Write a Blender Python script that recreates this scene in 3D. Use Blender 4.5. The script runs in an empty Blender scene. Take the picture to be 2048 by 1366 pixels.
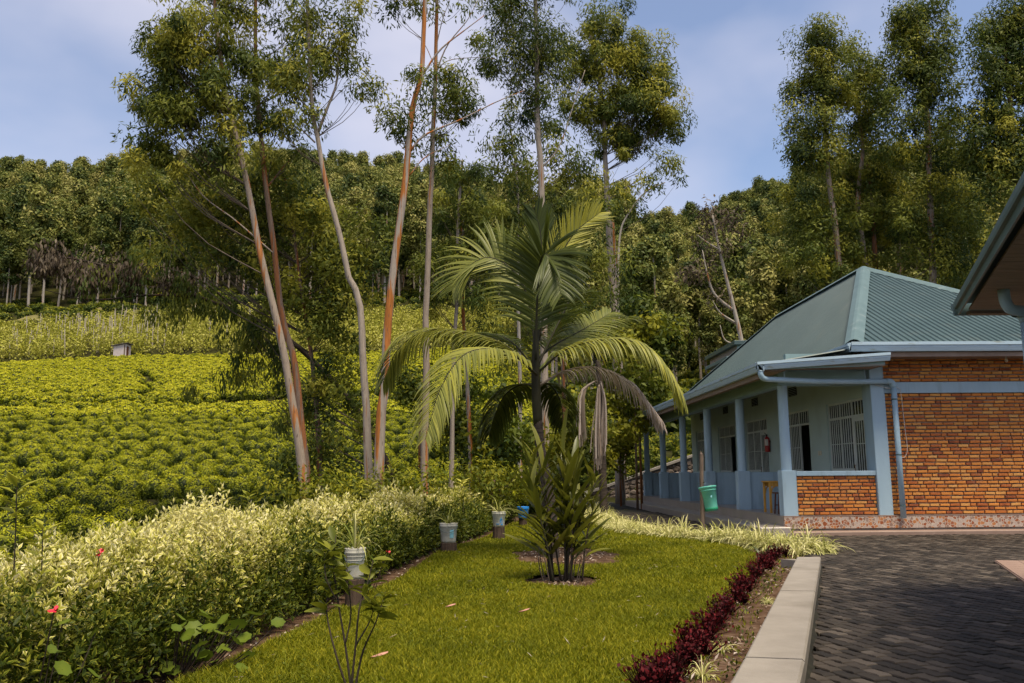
import bpy, math, random
import numpy as np
from mathutils import Vector, Matrix

R = math.radians
rng = np.random.default_rng(7)
random.seed(7)
scene = bpy.context.scene
COL = scene.collection

# ---------------------------------------------------------------- camera
CAM = np.array([0.0, 0.0, 1.4])
YAW, PITCH, ROLL, FPX = R(1.15), R(8.86), R(0.45), 1700.0
fw = np.array([math.sin(YAW)*math.cos(PITCH), math.cos(YAW)*math.cos(PITCH), math.sin(PITCH)])
rt0 = np.array([math.cos(YAW), -math.sin(YAW), 0.0])
up0 = np.cross(rt0, fw)
rt = rt0*math.cos(ROLL) - up0*math.sin(ROLL)
up = rt0*math.sin(ROLL) + up0*math.cos(ROLL)
cam_data = bpy.data.cameras.new('camera')
cam_data.sensor_width = 36.0
cam_data.lens = FPX/2048*36.0
cam_data.clip_start = 0.05
cam_data.clip_end = 3000
cam = bpy.data.objects.new('camera', cam_data)
COL.objects.link(cam)
cam.matrix_world = Matrix(((rt[0], up[0], -fw[0], CAM[0]), (rt[1], up[1], -fw[1], CAM[1]), (rt[2], up[2], -fw[2], CAM[2]), (0, 0, 0, 1)))
scene.camera = cam

# ---------------------------------------------------------------- sky and sun
SUN_DIR = np.array([0.20, -0.33, 0.92]); SUN_DIR /= np.linalg.norm(SUN_DIR)
world = bpy.data.worlds.new('World'); scene.world = world
world.use_nodes = True
wt = world.node_tree; wt.nodes.clear()
w_out = wt.nodes.new('ShaderNodeOutputWorld')
w_bg = wt.nodes.new('ShaderNodeBackground')
w_sky = wt.nodes.new('ShaderNodeTexSky')
w_sky.sky_type = 'NISHITA'; w_sky.sun_disc = False
w_sky.sun_elevation = math.asin(SUN_DIR[2])
w_sky.sun_rotation = math.atan2(SUN_DIR[0], SUN_DIR[1])
w_sky.air_density = 1.0; w_sky.dust_density = 0.6; w_sky.ozone_density = 1.6
w_mul = wt.nodes.new('ShaderNodeVectorMath'); w_mul.operation = 'MULTIPLY'; w_mul.inputs[1].default_value = (1.14, 1.15, 1.20)
w_tc = wt.nodes.new('ShaderNodeTexCoord')
w_map = wt.nodes.new('ShaderNodeMapping')
w_map.inputs['Location'].default_value = (0.35, 0.0, 0.55)
w_map.inputs['Scale'].default_value = (1.0, 1.0, 1.7)
w_n = wt.nodes.new('ShaderNodeTexNoise'); w_n.inputs['Scale'].default_value = 1.9; w_n.inputs['Detail'].default_value = 5.0; w_n.inputs['Roughness'].default_value = 0.48
w_r = wt.nodes.new('ShaderNodeValToRGB')
w_r.color_ramp.elements[0].position = 0.34; w_r.color_ramp.elements[0].color = (0.12, 0.12, 0.12, 1)
w_r.color_ramp.elements[1].position = 0.62; w_r.color_ramp.elements[1].color = (0.85, 0.85, 0.85, 1)
w_mix = wt.nodes.new('ShaderNodeMix'); w_mix.data_type = 'RGBA'
w_mix.inputs[7].default_value = (6.0, 5.85, 6.7, 1)
wt.links.new(w_tc.outputs['Generated'], w_map.inputs['Vector'])
wt.links.new(w_map.outputs['Vector'], w_n.inputs['Vector'])
wt.links.new(w_n.outputs['Fac'], w_r.inputs['Fac'])
wt.links.new(w_sky.outputs['Color'], w_mul.inputs[0])
wt.links.new(w_r.outputs['Color'], w_mix.inputs[0])
wt.links.new(w_mul.outputs[0], w_mix.inputs[6])
wt.links.new(w_mix.outputs[2], w_bg.inputs['Color'])
w_bg.inputs['Strength'].default_value = 0.108
wt.links.new(w_bg.outputs[0], w_out.inputs['Surface'])

sun_data = bpy.data.lights.new('sun', 'SUN')
sun_data.energy = 4.5; sun_data.angle = R(24); sun_data.color = (1.0, 0.88, 0.67)
sun = bpy.data.objects.new('sun', sun_data); COL.objects.link(sun)
sun.rotation_euler = Vector(SUN_DIR.tolist()).to_track_quat('Z', 'Y').to_euler()
scene.view_settings.view_transform = 'Standard'
scene.view_settings.look = 'None'
scene.view_settings.exposure = 0.40
scene.view_settings.gamma = 1.0
scene.view_settings.use_curve_mapping = False
scene.cycles.max_bounces = 5
scene.cycles.adaptive_threshold = 0.025
scene.cycles.transparent_max_bounces = 8
scene.cycles.diffuse_bounces = 2
scene.cycles.use_denoising = True

# ---------------------------------------------------------------- helpers
def W(px, py, Y):
    """the world point that lies at depth Y on the line of sight of a place in the picture (survey helper)"""
    d = fw + rt*((px-1024)/FPX) + up*((683-py)/FPX)
    return CAM + d*((Y-CAM[1])/d[1])

def WZ(px, py, z):
    d = fw + rt*((px-1024)/FPX) + up*((683-py)/FPX)
    return CAM + d*((z-CAM[2])/d[2])

def smooth(a, b, x):
    t = np.clip((np.asarray(x, float)-a)/(b-a), 0, 1)
    return t*t*(3-2*t)

def norm(v):
    v = np.asarray(v, float)
    return v/np.maximum(np.linalg.norm(v, axis=-1, keepdims=True), 1e-9)

def mesh_np(name, V, F, mats=(), tint=None, mat_idx=None, smooth_shade=False):
    """V (n,3); F: (m,k) array or list of index tuples"""
    me = bpy.data.meshes.new(name)
    V = np.asarray(V, np.float32)
    if isinstance(F, np.ndarray):
        m, k = F.shape
        me.vertices.add(len(V)); me.vertices.foreach_set('co', V.ravel())
        me.loops.add(m*k); me.loops.foreach_set('vertex_index', F.astype(np.int32).ravel())
        me.polygons.add(m)
        me.polygons.foreach_set('loop_start', np.arange(0, m*k, k, dtype=np.int32))
        me.update(calc_edges=True)
    else:
        me.from_pydata(V.tolist(), [], [tuple(int(i) for i in f) for f in F])
        me.update()
    for mt in mats:
        me.materials.append(mt)
    if mat_idx is not None:
        me.polygons.foreach_set('material_index', np.asarray(mat_idx, np.int32))
    if tint is not None:
        a = me.attributes.new('tint', 'FLOAT', 'POINT')
        a.data.foreach_set('value', np.asarray(tint, np.float32))
    if smooth_shade:
        me.polygons.foreach_set('use_smooth', np.ones(len(me.polygons), bool))
    return me

class MB:
    """collects shapes into one mesh"""
    def __init__(s): s.V = []; s.F = []; s.T = []
    def add(s, V, F, t=0.5):
        o = len(s.V)
        s.V += [tuple(map(float, v)) for v in V]
        s.F += [tuple(i+o for i in f) for f in F]
        s.T += [t]*len(V) if np.isscalar(t) else list(t)
        return s
    def box(s, x0, x1, y0, y1, z0, z1, t=0.5):
        V = [(x0,y0,z0),(x1,y0,z0),(x1,y1,z0),(x0,y1,z0),(x0,y0,z1),(x1,y0,z1),(x1,y1,z1),(x0,y1,z1)]
        return s.add(V, [(0,3,2,1),(4,5,6,7),(0,1,5,4),(1,2,6,5),(2,3,7,6),(3,0,4,7)], t)
    def bbox(s, x0, x1, y0, y1, z0, z1, b=0.01, t=0.5):
        """box with bevelled vertical and top edges"""
        def ring(z, i): return [(x0+i,y0+b,z),(x0+b,y0+i,z),(x1-b,y0+i,z),(x1-i,y0+b,z),(x1-i,y1-b,z),(x1-b,y1-i,z),(x0+b,y1-i,z),(x0+i,y1-b,z)]
        V = ring(z0, 0)+ring(z1-b, 0)+ring(z1, b*0.7)
        F = [tuple(range(7,-1,-1)), tuple(range(16,24))]
        for k in (0, 8):
            for i in range(8):
                j = (i+1) % 8
                F.append((k+i, k+j, k+8+j, k+8+i))
        return s.add(V, F, t)
    def tube(s, pts, rad, n=8, t=0.5, cap=True):
        V, F = tube_vf(pts, rad, n, cap)
        return s.add(V, F, t)
    def prism(s, poly, z0, z1, t=0.5):
        n = len(poly)
        V = [(p[0], p[1], z0) for p in poly]+[(p[0], p[1], z1) for p in poly]
        F = [tuple(range(n-1, -1, -1)), tuple(range(n, 2*n))]+[(i, (i+1) % n, n+(i+1) % n, n+i) for i in range(n)]
        return s.add(V, F, t)
    def lathe(s, prof, c=(0, 0, 0), n=16, t=0.5):
        V = []; F = []
        for r, z in prof:
            for k in range(n):
                a = 2*math.pi*k/n
                V.append((c[0]+r*math.cos(a), c[1]+r*math.sin(a), c[2]+z))
        for i in range(len(prof)-1):
            for k in range(n):
                F.append((i*n+k, i*n+(k+1) % n, (i+1)*n+(k+1) % n, (i+1)*n+k))
        return s.add(V, F, t)
    def mesh(s, name, mats=(), smooth_shade=False):
        mats = mats if isinstance(mats, (list, tuple)) else (mats,)
        return mesh_np(name, s.V, s.F, mats, s.T, smooth_shade=smooth_shade)
    def build(s, name, mat, parent=None, smooth_shade=False, **tags):
        return obj(name, s.mesh(name, mat, smooth_shade), parent, **tags)

def tube_vf(pts, rad, n=8, cap=True):
    P = np.asarray(pts, float); m = len(P)
    rad = np.full(m, rad) if np.isscalar(rad) else np.asarray(rad, float)
    T = norm(np.gradient(P, axis=0))
    ref = np.array([0, 1.0, 0]) if abs(T[0][1]) < 0.8 else np.array([1.0, 0, 0])
    V = []; F = []
    for i in range(m):
        u = norm(np.cross(T[i], ref)); w = np.cross(T[i], u)
        for k in range(n):
            a = 2*math.pi*k/n
            V.append(P[i]+rad[i]*(u*math.cos(a)+w*math.sin(a)))
    for i in range(m-1):
        for k in range(n):
            F.append((i*n+k, i*n+(k+1) % n, (i+1)*n+(k+1) % n, (i+1)*n+k))
    if cap:
        F.append(tuple(range(n-1, -1, -1))); F.append(tuple(range((m-1)*n, m*n)))
    return V, F

def curve(pts, m=12):
    """smooth path through points (Catmull-Rom)"""
    P = np.asarray(pts, float)
    if len(P) < 3:
        return np.array([P[0]+(P[-1]-P[0])*t for t in np.linspace(0, 1, m)])
    Q = np.vstack([2*P[0]-P[1], P, 2*P[-1]-P[-2]])
    seg = len(P)-1; out = []
    for t in np.linspace(0, seg-1e-6, m):
        i = int(t); f = t-i
        a, b, c, d = Q[i], Q[i+1], Q[i+2], Q[i+3]
        out.append(0.5*((2*b)+(c-a)*f+(2*a-5*b+4*c-d)*f*f+(3*b-a-3*c+d)*f**3))
    return np.array(out)

def tag(o, label=None, cat=None, group=None, kind=None):
    if label: o['label'] = label
    if cat: o['category'] = cat
    if group: o['group'] = group
    if kind: o['kind'] = kind
    return o

def obj(name, me, parent=None, loc=None, rot=None, scl=None, **tags):
    o = bpy.data.objects.new(name, me)
    COL.objects.link(o)
    if parent is not None: o.parent = parent
    if loc is not None: o.location = tuple(map(float, loc))
    if rot is not None: o.rotation_euler = rot
    if scl is not None: o.scale = scl if not np.isscalar(scl) else (scl,)*3
    return tag(o, **tags)

def empty(name, loc, label=None, cat=None, group=None, rz=0.0, scl=1.0):
    o = obj(name, None, None, loc, (0, 0, rz), scl)
    o.empty_display_size = 0.2
    return tag(o, label, cat, group)

# ---------------------------------------------------------------- materials
def nodes_of(name):
    m = bpy.data.materials.new(name); m.use_nodes = True
    nt = m.node_tree
    return m, nt, nt.nodes['Principled BSDF'], nt.nodes['Material Output']

def N(nt, typ, **kw):
    n = nt.nodes.new(typ)
    for k, v in kw.items():
        if k.startswith('i_'):
            key = k[2:]
            key = int(key) if key.isdigit() else key.replace('_', ' ')
            n.inputs[key].default_value = v
        else:
            setattr(n, k, v)
    return n

def ramp(nt, stops):
    r = nt.nodes.new('ShaderNodeValToRGB')
    e = r.color_ramp.elements
    while len(e) < len(stops): e.new(0.5)
    for i, (p, c) in enumerate(stops):
        e[i].position = p; e[i].color = (*c, 1)
    return r

def noise_mat(name, stops, scale=4.0, detail=6, rough=0.8, bump=0.0, bscale=None, stretch=(1, 1, 1), spec=0.3, coord='Object', second=None):
    m, nt, b, out = nodes_of(name)
    tc = N(nt, 'ShaderNodeTexCoord'); mp = N(nt, 'ShaderNodeMapping'); mp.inputs['Scale'].default_value = stretch
    nt.links.new(tc.outputs[coord], mp.inputs['Vector'])
    n = N(nt, 'ShaderNodeTexNoise', i_Scale=scale, i_Detail=detail, i_Roughness=0.6)
    nt.links.new(mp.outputs[0], n.inputs['Vector'])
    r = ramp(nt, stops); nt.links.new(n.outputs['Fac'], r.inputs['Fac'])
    col = r.outputs['Color']
    if second:  # (scale, low, high, colour): a second layer of stains
        n3 = N(nt, 'ShaderNodeTexNoise', i_Scale=second[0], i_Detail=4.0)
        nt.links.new(mp.outputs[0], n3.inputs['Vector'])
        mr = N(nt, 'ShaderNodeMapRange'); mr.inputs['From Min'].default_value = second[1]; mr.inputs['From Max'].default_value = second[2]
        nt.links.new(n3.outputs['Fac'], mr.inputs['Value'])
        mx = N(nt, 'ShaderNodeMix', data_type='RGBA'); mx.inputs[7].default_value = (*second[3], 1)
        nt.links.new(mr.outputs[0], mx.inputs[0]); nt.links.new(col, mx.inputs[6]); col = mx.outputs[2]
    nt.links.new(col, b.inputs['Base Color'])
    b.inputs['Roughness'].default_value = rough
    b.inputs['Specular IOR Level'].default_value = spec
    if bump:
        n2 = N(nt, 'ShaderNodeTexNoise', i_Scale=bscale or scale*4, i_Detail=5.0)
        nt.links.new(mp.outputs[0], n2.inputs['Vector'])
        bp = N(nt, 'ShaderNodeBump', i_Strength=bump, i_Distance=0.02)
        nt.links.new(n2.outputs['Fac'], bp.inputs['Height']); nt.links.new(bp.outputs[0], b.inputs['Normal'])
    return m

def leaf_mat(name, stops, trans=0.3, rough=0.55, spec=0.18, objvar=0.25, patch=0.0, patch_scale=0.15):
    """leaf: colour from the per-leaf attribute tint, varied per object, partly translucent"""
    m, nt, b, out = nodes_of(name)
    at = N(nt, 'ShaderNodeAttribute', attribute_name='tint')
    oi = N(nt, 'ShaderNodeObjectInfo')
    ad = N(nt, 'ShaderNodeMath', operation='MULTIPLY_ADD'); ad.inputs[1].default_value = objvar; 
    sub = N(nt, 'ShaderNodeMath', operation='SUBTRACT'); sub.inputs[1].default_value = objvar/2
    nt.links.new(oi.outputs['Random'], ad.inputs[0]); nt.links.new(at.outputs['Fac'], ad.inputs[2])
    nt.links.new(ad.outputs[0], sub.inputs[0])
    val = sub.outputs[0]
    if patch:
        ge = N(nt, 'ShaderNodeNewGeometry')
        nn = N(nt, 'ShaderNodeTexNoise', i_Scale=patch_scale, i_Detail=3.0)
        nt.links.new(ge.outputs['Position'], nn.inputs['Vector'])
        ma = N(nt, 'ShaderNodeMath', operation='MULTIPLY_ADD'); ma.inputs[1].default_value = patch*2
        nt.links.new(nn.outputs['Fac'], ma.inputs[0]); nt.links.new(val, ma.inputs[2])
        sb = N(nt, 'ShaderNodeMath', operation='SUBTRACT'); sb.inputs[1].default_value = patch
        nt.links.new(ma.outputs[0], sb.inputs[0]); val = sb.outputs[0]
    r = ramp(nt, stops); nt.links.new(val, r.inputs['Fac'])
    nt.links.new(r.outputs['Color'], b.inputs['Base Color'])
    b.inputs['Roughness'].default_value = rough; b.inputs['Specular IOR Level'].default_value = spec
    if trans:
        tr = N(nt, 'ShaderNodeBsdfTranslucent'); nt.links.new(r.outputs['Color'], tr.inputs['Color'])
        mx = N(nt, 'ShaderNodeMixShader'); mx.inputs[0].default_value = trans
        nt.links.new(b.outputs[0], mx.inputs[1]); nt.links.new(tr.outputs[0], mx.inputs[2])
        nt.links.new(mx.outputs[0], out.inputs['Surface'])
    return m

def tint_mat(name, stops, rough=0.8, spec=0.3, bump=0.0, bscale=40, use_obj=True, grain=0.15, gscale=9.0, stain=None):
    """solid piece: colour picked per object (or per piece by tint), with fine grain"""
    m, nt, b, out = nodes_of(name)
    if use_obj:
        v = N(nt, 'ShaderNodeObjectInfo').outputs['Random']
    else:
        v = N(nt, 'ShaderNodeAttribute', attribute_name='tint').outputs['Fac']
    ge = N(nt, 'ShaderNodeNewGeometry')
    n = N(nt, 'ShaderNodeTexNoise', i_Scale=gscale, i_Detail=6.0)
    nt.links.new(ge.outputs['Position'], n.inputs['Vector'])
    ma = N(nt, 'ShaderNodeMath', operation='MULTIPLY_ADD'); ma.inputs[1].default_value = grain*2
    nt.links.new(n.outputs['Fac'], ma.inputs[0]); nt.links.new(v, ma.inputs[2])
    sb = N(nt, 'ShaderNodeMath', operation='SUBTRACT'); sb.inputs[1].default_value = grain
    nt.links.new(ma.outputs[0], sb.inputs[0])
    r = ramp(nt, stops); nt.links.new(sb.outputs[0], r.inputs['Fac'])
    col = r.outputs['Color']
    if stain:  # (scale, low, high, amount, colour): weathering that runs across the pieces
        n3 = N(nt, 'ShaderNodeTexNoise', i_Scale=stain[0], i_Detail=7.0, i_Roughness=0.65)
        nt.links.new(ge.outputs['Position'], n3.inputs['Vector'])
        mr = N(nt, 'ShaderNodeMapRange'); mr.inputs['From Min'].default_value = stain[1]; mr.inputs['From Max'].default_value = stain[2]; mr.inputs['To Max'].default_value = stain[3]
        nt.links.new(n3.outputs['Fac'], mr.inputs['Value'])
        mx = N(nt, 'ShaderNodeMix', data_type='RGBA'); mx.inputs[7].default_value = (*stain[4], 1)
        nt.links.new(mr.outputs[0], mx.inputs[0]); nt.links.new(col, mx.inputs[6]); col = mx.outputs[2]
    nt.links.new(col, b.inputs['Base Color'])
    b.inputs['Roughness'].default_value = rough; b.inputs['Specular IOR Level'].default_value = spec
    if bump:
        n2 = N(nt, 'ShaderNodeTexNoise', i_Scale=bscale, i_Detail=5.0)
        nt.links.new(ge.outputs['Position'], n2.inputs['Vector'])
        bp = N(nt, 'ShaderNodeBump', i_Strength=bump, i_Distance=0.01)
        nt.links.new(n2.outputs['Fac'], bp.inputs['Height']); nt.links.new(bp.outputs[0], b.inputs['Normal'])
    return m

M = {}
# foliage
M['euc'] = leaf_mat('eucalypt_leaf', [(0.0, (.024,.046,.012)), (0.40, (.085,.115,.018)), (0.75, (.21,.22,.026)), (1.0, (.36,.33,.04))], 0.38)
M['euc_hill'] = leaf_mat('hill_leaf', [(0.0, (.034,.058,.014)), (0.4, (.110,.135,.026)), (0.75, (.235,.235,.050)), (1.0, (.34,.31,.09))], 0.25, objvar=0.7, patch=0.12, patch_scale=0.03)
M['bush'] = leaf_mat('bush_leaf', [(0.0, (.025,.045,.006)), (0.5, (.105,.130,.010)), (1.0, (.28,.26,.016))], 0.33)
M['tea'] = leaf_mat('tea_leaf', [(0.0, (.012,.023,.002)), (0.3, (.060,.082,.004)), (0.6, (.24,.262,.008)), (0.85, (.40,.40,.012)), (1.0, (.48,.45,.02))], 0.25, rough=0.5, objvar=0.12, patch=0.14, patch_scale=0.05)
M['bean'] = leaf_mat('bean_leaf', [(0.0, (.16,.17,.015)), (0.5, (.36,.35,.04)), (1.0, (.50,.46,.12))], 0.28)
M['dry_leaf'] = leaf_mat('dry_leaf', [(0.0, (.035,.024,.016)), (0.5, (.085,.062,.038)), (1.0, (.16,.125,.08))], 0.15)
M['palm'] = leaf_mat('palm_leaf', [(0.0, (.024,.040,.008)), (0.45, (.095,.115,.014)), (0.75, (.26,.26,.05)), (1.0, (.42,.38,.03))], 0.32, rough=0.42, spec=0.3, objvar=0.1)
M['palm_dead'] = leaf_mat('palm_dead', [(0.0, (.16,.11,.075)), (0.5, (.30,.24,.19)), (1.0, (.44,.37,.33))], 0.1, rough=0.8)
M['hedge'] = leaf_mat('hedge_leaf', [(0.0, (.020,.036,.004)), (0.30, (.070,.092,.007)), (0.52, (.30,.295,.028)), (0.74, (.57,.52,.12)), (0.92, (.80,.73,.44)), (1.0, (.86,.80,.62))], 0.25, rough=0.5, objvar=0.1)
M['geranium'] = leaf_mat('geranium_leaf', [(0.0, (.05,.09,.008)), (1.0, (.17,.21,.02))], 0.3)
M['grass'] = leaf_mat('grass_blade', [(0.0, (.055,.070,.003)), (0.5, (.190,.205,.006)), (1.0, (.42,.36,.02))], 0.36, rough=0.6, objvar=0.0, patch=0.34, patch_scale=0.8)
M['spider'] = leaf_mat('spider_leaf', [(0.0, (.11,.14,.015)), (0.5, (.34,.34,.08)), (1.0, (.76,.70,.36))], 0.25)
M['red_leaf'] = leaf_mat('red_leaf', [(0.0, (.018,.002,.003)), (0.5, (.066,.004,.006)), (1.0, (.19,.010,.014))], 0.22, rough=0.6)
M['cane_leaf'] = leaf_mat('cane_leaf', [(0.0, (.045,.060,.006)), (0.5, (.125,.130,.012)), (1.0, (.26,.24,.03))], 0.3, rough=0.4, spec=0.5, objvar=0.5)
M['sap_leaf'] = leaf_mat('sapling_leaf', [(0.0, (.07,.09,.008)), (1.0, (.24,.24,.02))], 0.3, rough=0.45, spec=0.2, objvar=0.6)
# wood and bark
def bark(name, grey, orange, amount, dark=(.09, .06, .045)):
    m, nt, b, out = nodes_of(name)
    ge = N(nt, 'ShaderNodeTexCoord'); mp = N(nt, 'ShaderNodeMapping'); mp.inputs['Scale'].default_value = (5, 5, 0.32)
    nt.links.new(ge.outputs['Object'], mp.inputs['Vector'])
    n1 = N(nt, 'ShaderNodeTexNoise', i_Scale=1.6, i_Detail=4.0, i_Roughness=0.45); nt.links.new(mp.outputs[0], n1.inputs['Vector'])
    mp2 = N(nt, 'ShaderNodeMapping'); mp2.inputs['Scale'].default_value = (14, 14, 1.6)
    nt.links.new(ge.outputs['Object'], mp2.inputs['Vector'])
    n2 = N(nt, 'ShaderNodeTexNoise', i_Scale=1.5, i_Detail=6.0); nt.links.new(mp2.outputs[0], n2.inputs['Vector'])
    r1 = ramp(nt, [(0.25, tuple(c*0.65 for c in grey)), (0.75, grey)]); nt.links.new(n2.outputs['Fac'], r1.inputs['Fac'])
    r2 = ramp(nt, [(0.25, tuple(c*0.55 for c in orange)), (0.75, orange)]); nt.links.new(n2.outputs['Fac'], r2.inputs['Fac'])
    mr = N(nt, 'ShaderNodeMapRange'); mr.inputs['From Min'].default_value = 0.66-amount*0.4; mr.inputs['From Max'].default_value = 0.72-amount*0.4
    nt.links.new(n1.outputs['Fac'], mr.inputs['Value'])
    mx = N(nt, 'ShaderNodeMix', data_type='RGBA')
    nt.links.new(mr.outputs[0], mx.inputs[0]); nt.links.new(r1.outputs[0], mx.inputs[6]); nt.links.new(r2.outputs[0], mx.inputs[7])
    mr2 = N(nt, 'ShaderNodeMapRange'); mr2.inputs['From Min'].default_value = 0.62; mr2.inputs['From Max'].default_value = 0.72
    n4 = N(nt, 'ShaderNodeTexNoise', i_Scale=3.1, i_Detail=3.0); nt.links.new(mp2.outputs[0], n4.inputs['Vector'])
    nt.links.new(n4.outputs['Fac'], mr2.inputs['Value'])
    mx2 = N(nt, 'ShaderNodeMix', data_type='RGBA'); mx2.inputs[7].default_value = (*dark, 1)
    nt.links.new(mr2.outputs[0], mx2.inputs[0]); nt.links.new(mx.outputs[2], mx2.inputs[6])
    nt.links.new(mx2.outputs[2], b.inputs['Base Color'])
    b.inputs['Roughness'].default_value = 0.85; b.inputs['Specular IOR Level'].default_value = 0.2
    bp = N(nt, 'ShaderNodeBump', i_Strength=0.5, i_Distance=0.02)
    nt.links.new(n2.outputs['Fac'], bp.inputs['Height']); nt.links.new(bp.outputs[0], b.inputs['Normal'])
    return m
M['bark_grey'] = bark('bark_grey', (.35,.29,.235), (.34,.14,.05), 0.12)
M['bark_mixed'] = bark('bark_mixed', (.32,.255,.20), (.40,.16,.05), 0.30)
M['bark_orange'] = bark('bark_orange', (.36,.30,.25), (.44,.16,.038), 0.44)
M['pole_wood'] = noise_mat('pole_wood', [(0.3, (.26,.22,.16)), (0.7, (.42,.37,.29))], 3, rough=0.9)
M['bark_brown'] = bark('bark_brown', (.22,.15,.11), (.33,.13,.05), 0.45)
M['bark_dark'] = bark('bark_dark', (.045,.032,.024), (.09,.04,.02), 0.2)
M['bark_pale'] = bark('bark_pale', (.40,.35,.29), (.38,.16,.06), 0.15)
M['twig'] = noise_mat('twig', [(0.3, (.06,.045,.032)), (0.7, (.14,.105,.08))], 6, rough=0.9)
M['stem_dark'] = noise_mat('stem_dark', [(0.3, (.022,.016,.012)), (0.7, (.055,.04,.025))], 8, rough=0.8)
M['palm_trunk'] = noise_mat('palm_trunk', [(0.3, (.020,.015,.012)), (0.7, (.085,.064,.050))], 5, rough=0.9, stretch=(1, 1, 6), bump=0.4)
M['palm_shaft'] = noise_mat('palm_shaft', [(0.3, (.012,.011,.005)), (0.7, (.038,.034,.012))], 3, rough=0.75, stretch=(2, 2, 0.5))
M['old_wood'] = noise_mat('old_wood', [(0.3, (.07,.048,.035)), (0.7, (.20,.15,.115))], 5, rough=0.9, stretch=(6, 6, 0.8), bump=0.4)
M['stump_wood'] = noise_mat('stump_wood', [(0.3, (.035,.022,.016)), (0.7, (.10,.065,.045))], 5, rough=0.9, stretch=(6, 6, 0.8), bump=0.4)
M['yellow_wood'] = noise_mat('yellow_wood', [(0.3, (.42,.20,.03)), (0.7, (.62,.34,.06))], 4, rough=0.5, stretch=(8, 8, 1))
M['brown_wood'] = noise_mat('brown_wood', [(0.3, (.08,.025,.014)), (0.7, (.14,.05,.025))], 4, rough=0.5, stretch=(8, 8, 1))
# ground
M['ground'] = noise_mat('ground_soil', [(0.3, (.014,.011,.005)), (0.5, (.026,.026,.006)), (0.7, (.055,.055,.010))], 0.35, 8, 0.95, spec=0.1)
M['soil'] = noise_mat('soil', [(0.3, (.035,.020,.012)), (0.5, (.085,.048,.028)), (0.75, (.16,.11,.075))], 5, 9, 0.95, bump=0.9, bscale=22, spec=0.1)
M['lawn'] = noise_mat('lawn_base', [(0.3, (.045,.052,.003)), (0.7, (.095,.105,.004))], 6, 8, 0.95, bump=0.6, bscale=60, spec=0.05)
M['bank'] = noise_mat('bank', [(0.3, (.10,.075,.035)), (0.55, (.17,.15,.05)), (0.8, (.30,.24,.17))], 0.25, 8, 0.95)
# house
M['blue'] = noise_mat('blue_paint', [(0.3, (.315,.435,.52)), (0.7, (.365,.49,.575))], 1.5, 6, 0.6, bump=0.06, bscale=30, stretch=(3, 3, 0.45), second=(1.6, 0.54, 0.80, (.23,.305,.345)))
M['pale'] = noise_mat('pale_paint', [(0.3, (.44,.55,.52)), (0.7, (.50,.61,.58))], 1.2, 6, 0.6, bump=0.05, bscale=30, second=(0.8, 0.55, 0.85, (.36,.43,.39)))
M['beam'] = noise_mat('beam_paint', [(0.3, (.20,.30,.31)), (0.7, (.24,.35,.36))], 1.5, 6, 0.55)
M['gutter'] = noise_mat('gutter_paint', [(0.3, (.34,.45,.54)), (0.7, (.40,.51,.59))], 1.5, 6, 0.5, stretch=(1, 1, 4), second=(2.6, 0.60, 0.78, (.20,.20,.11)))
M['pipe'] = noise_mat('pipe_paint', [(0.3, (.29,.415,.50)), (0.7, (.34,.465,.55))], 2.0, 5, 0.35, second=(2.0, 0.66, 0.85, (.20,.28,.28)))
M['roof'] = noise_mat('roof_steel', [(0.3, (.032,.064,.066)), (0.7, (.049,.086,.088))], 0.9, 6, 0.45, stretch=(1, 1, 1), spec=0.5, second=(1.7, 0.58, 0.85, (.065,.09,.083)))
M['hipcap'] = noise_mat('cap_steel', [(0.3, (.075,.125,.13)), (0.7, (.105,.162,.168))], 2.0, 6, 0.5, spec=0.4, second=(4.0, 0.6, 0.8, (.17,.21,.205)))
M['soffit'] = noise_mat('soffit_wood', [(0.3, (.20,.145,.115)), (0.7, (.30,.225,.185))], 3, 6, 0.8, stretch=(1, 8, 1))
M['white_frame'] = noise_mat('frame_paint', [(0.3, (.52,.56,.52)), (0.7, (.62,.66,.62))], 3, 4, 0.5)
M['mortar'] = noise_mat('mortar', [(0.3, (.17,.135,.105)), (0.7, (.30,.25,.205))], 6, 7, 0.95, bump=0.5, bscale=50)
BR = [(0.0, (.22,.058,.022)), (0.10, (.42,.118,.030)), (0.4, (.58,.195,.038)), (0.75, (.66,.255,.052)), (1.0, (.66,.32,.09))]
M['brick'] = tint_mat('brick', BR, bump=0.5, bscale=55, use_obj=True, stain=(1.6, 0.54, 0.80, 0.6, (.26,.14,.085)))
M['brick_t'] = tint_mat('brick_joined', BR, bump=0.5, bscale=55, use_obj=False, stain=(1.6, 0.54, 0.80, 0.6, (.26,.14,.085)))
M['floor'] = noise_mat('floor_tile', [(0.3, (.28,.24,.21)), (0.7, (.35,.30,.265))], 2, 5, 0.3, spec=0.5)
M['ledge'] = noise_mat('ledge_tile', [(0.3, (.24,.16,.125)), (0.7, (.31,.215,.17))], 3, 5, 0.5)
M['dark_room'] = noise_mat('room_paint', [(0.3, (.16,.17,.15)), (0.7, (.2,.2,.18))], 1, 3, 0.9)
M['vent'] = noise_mat('vent_dark', [(0.3, (.010,.012,.012)), (0.7, (.02,.022,.02))], 3, 3, 0.8)
M['kerb'] = noise_mat('kerb_concrete', [(0.3, (.205,.180,.152)), (0.7, (.275,.245,.21))], 3, 8, 0.8, bump=0.2, bscale=60, second=(1.3, 0.56, 0.8, (.15,.128,.10)))
PV = [(0.0, (.013,.010,.007)), (0.5, (.034,.026,.019)), (0.85, (.062,.048,.036)), (1.0, (.11,.088,.068))]
M['paver'] = tint_mat('paver', PV, bump=0.5, bscale=80, rough=0.75, grain=0.3, gscale=3.0, stain=(0.9, 0.50, 0.75, 0.6, (.062,.050,.037)))
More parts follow.
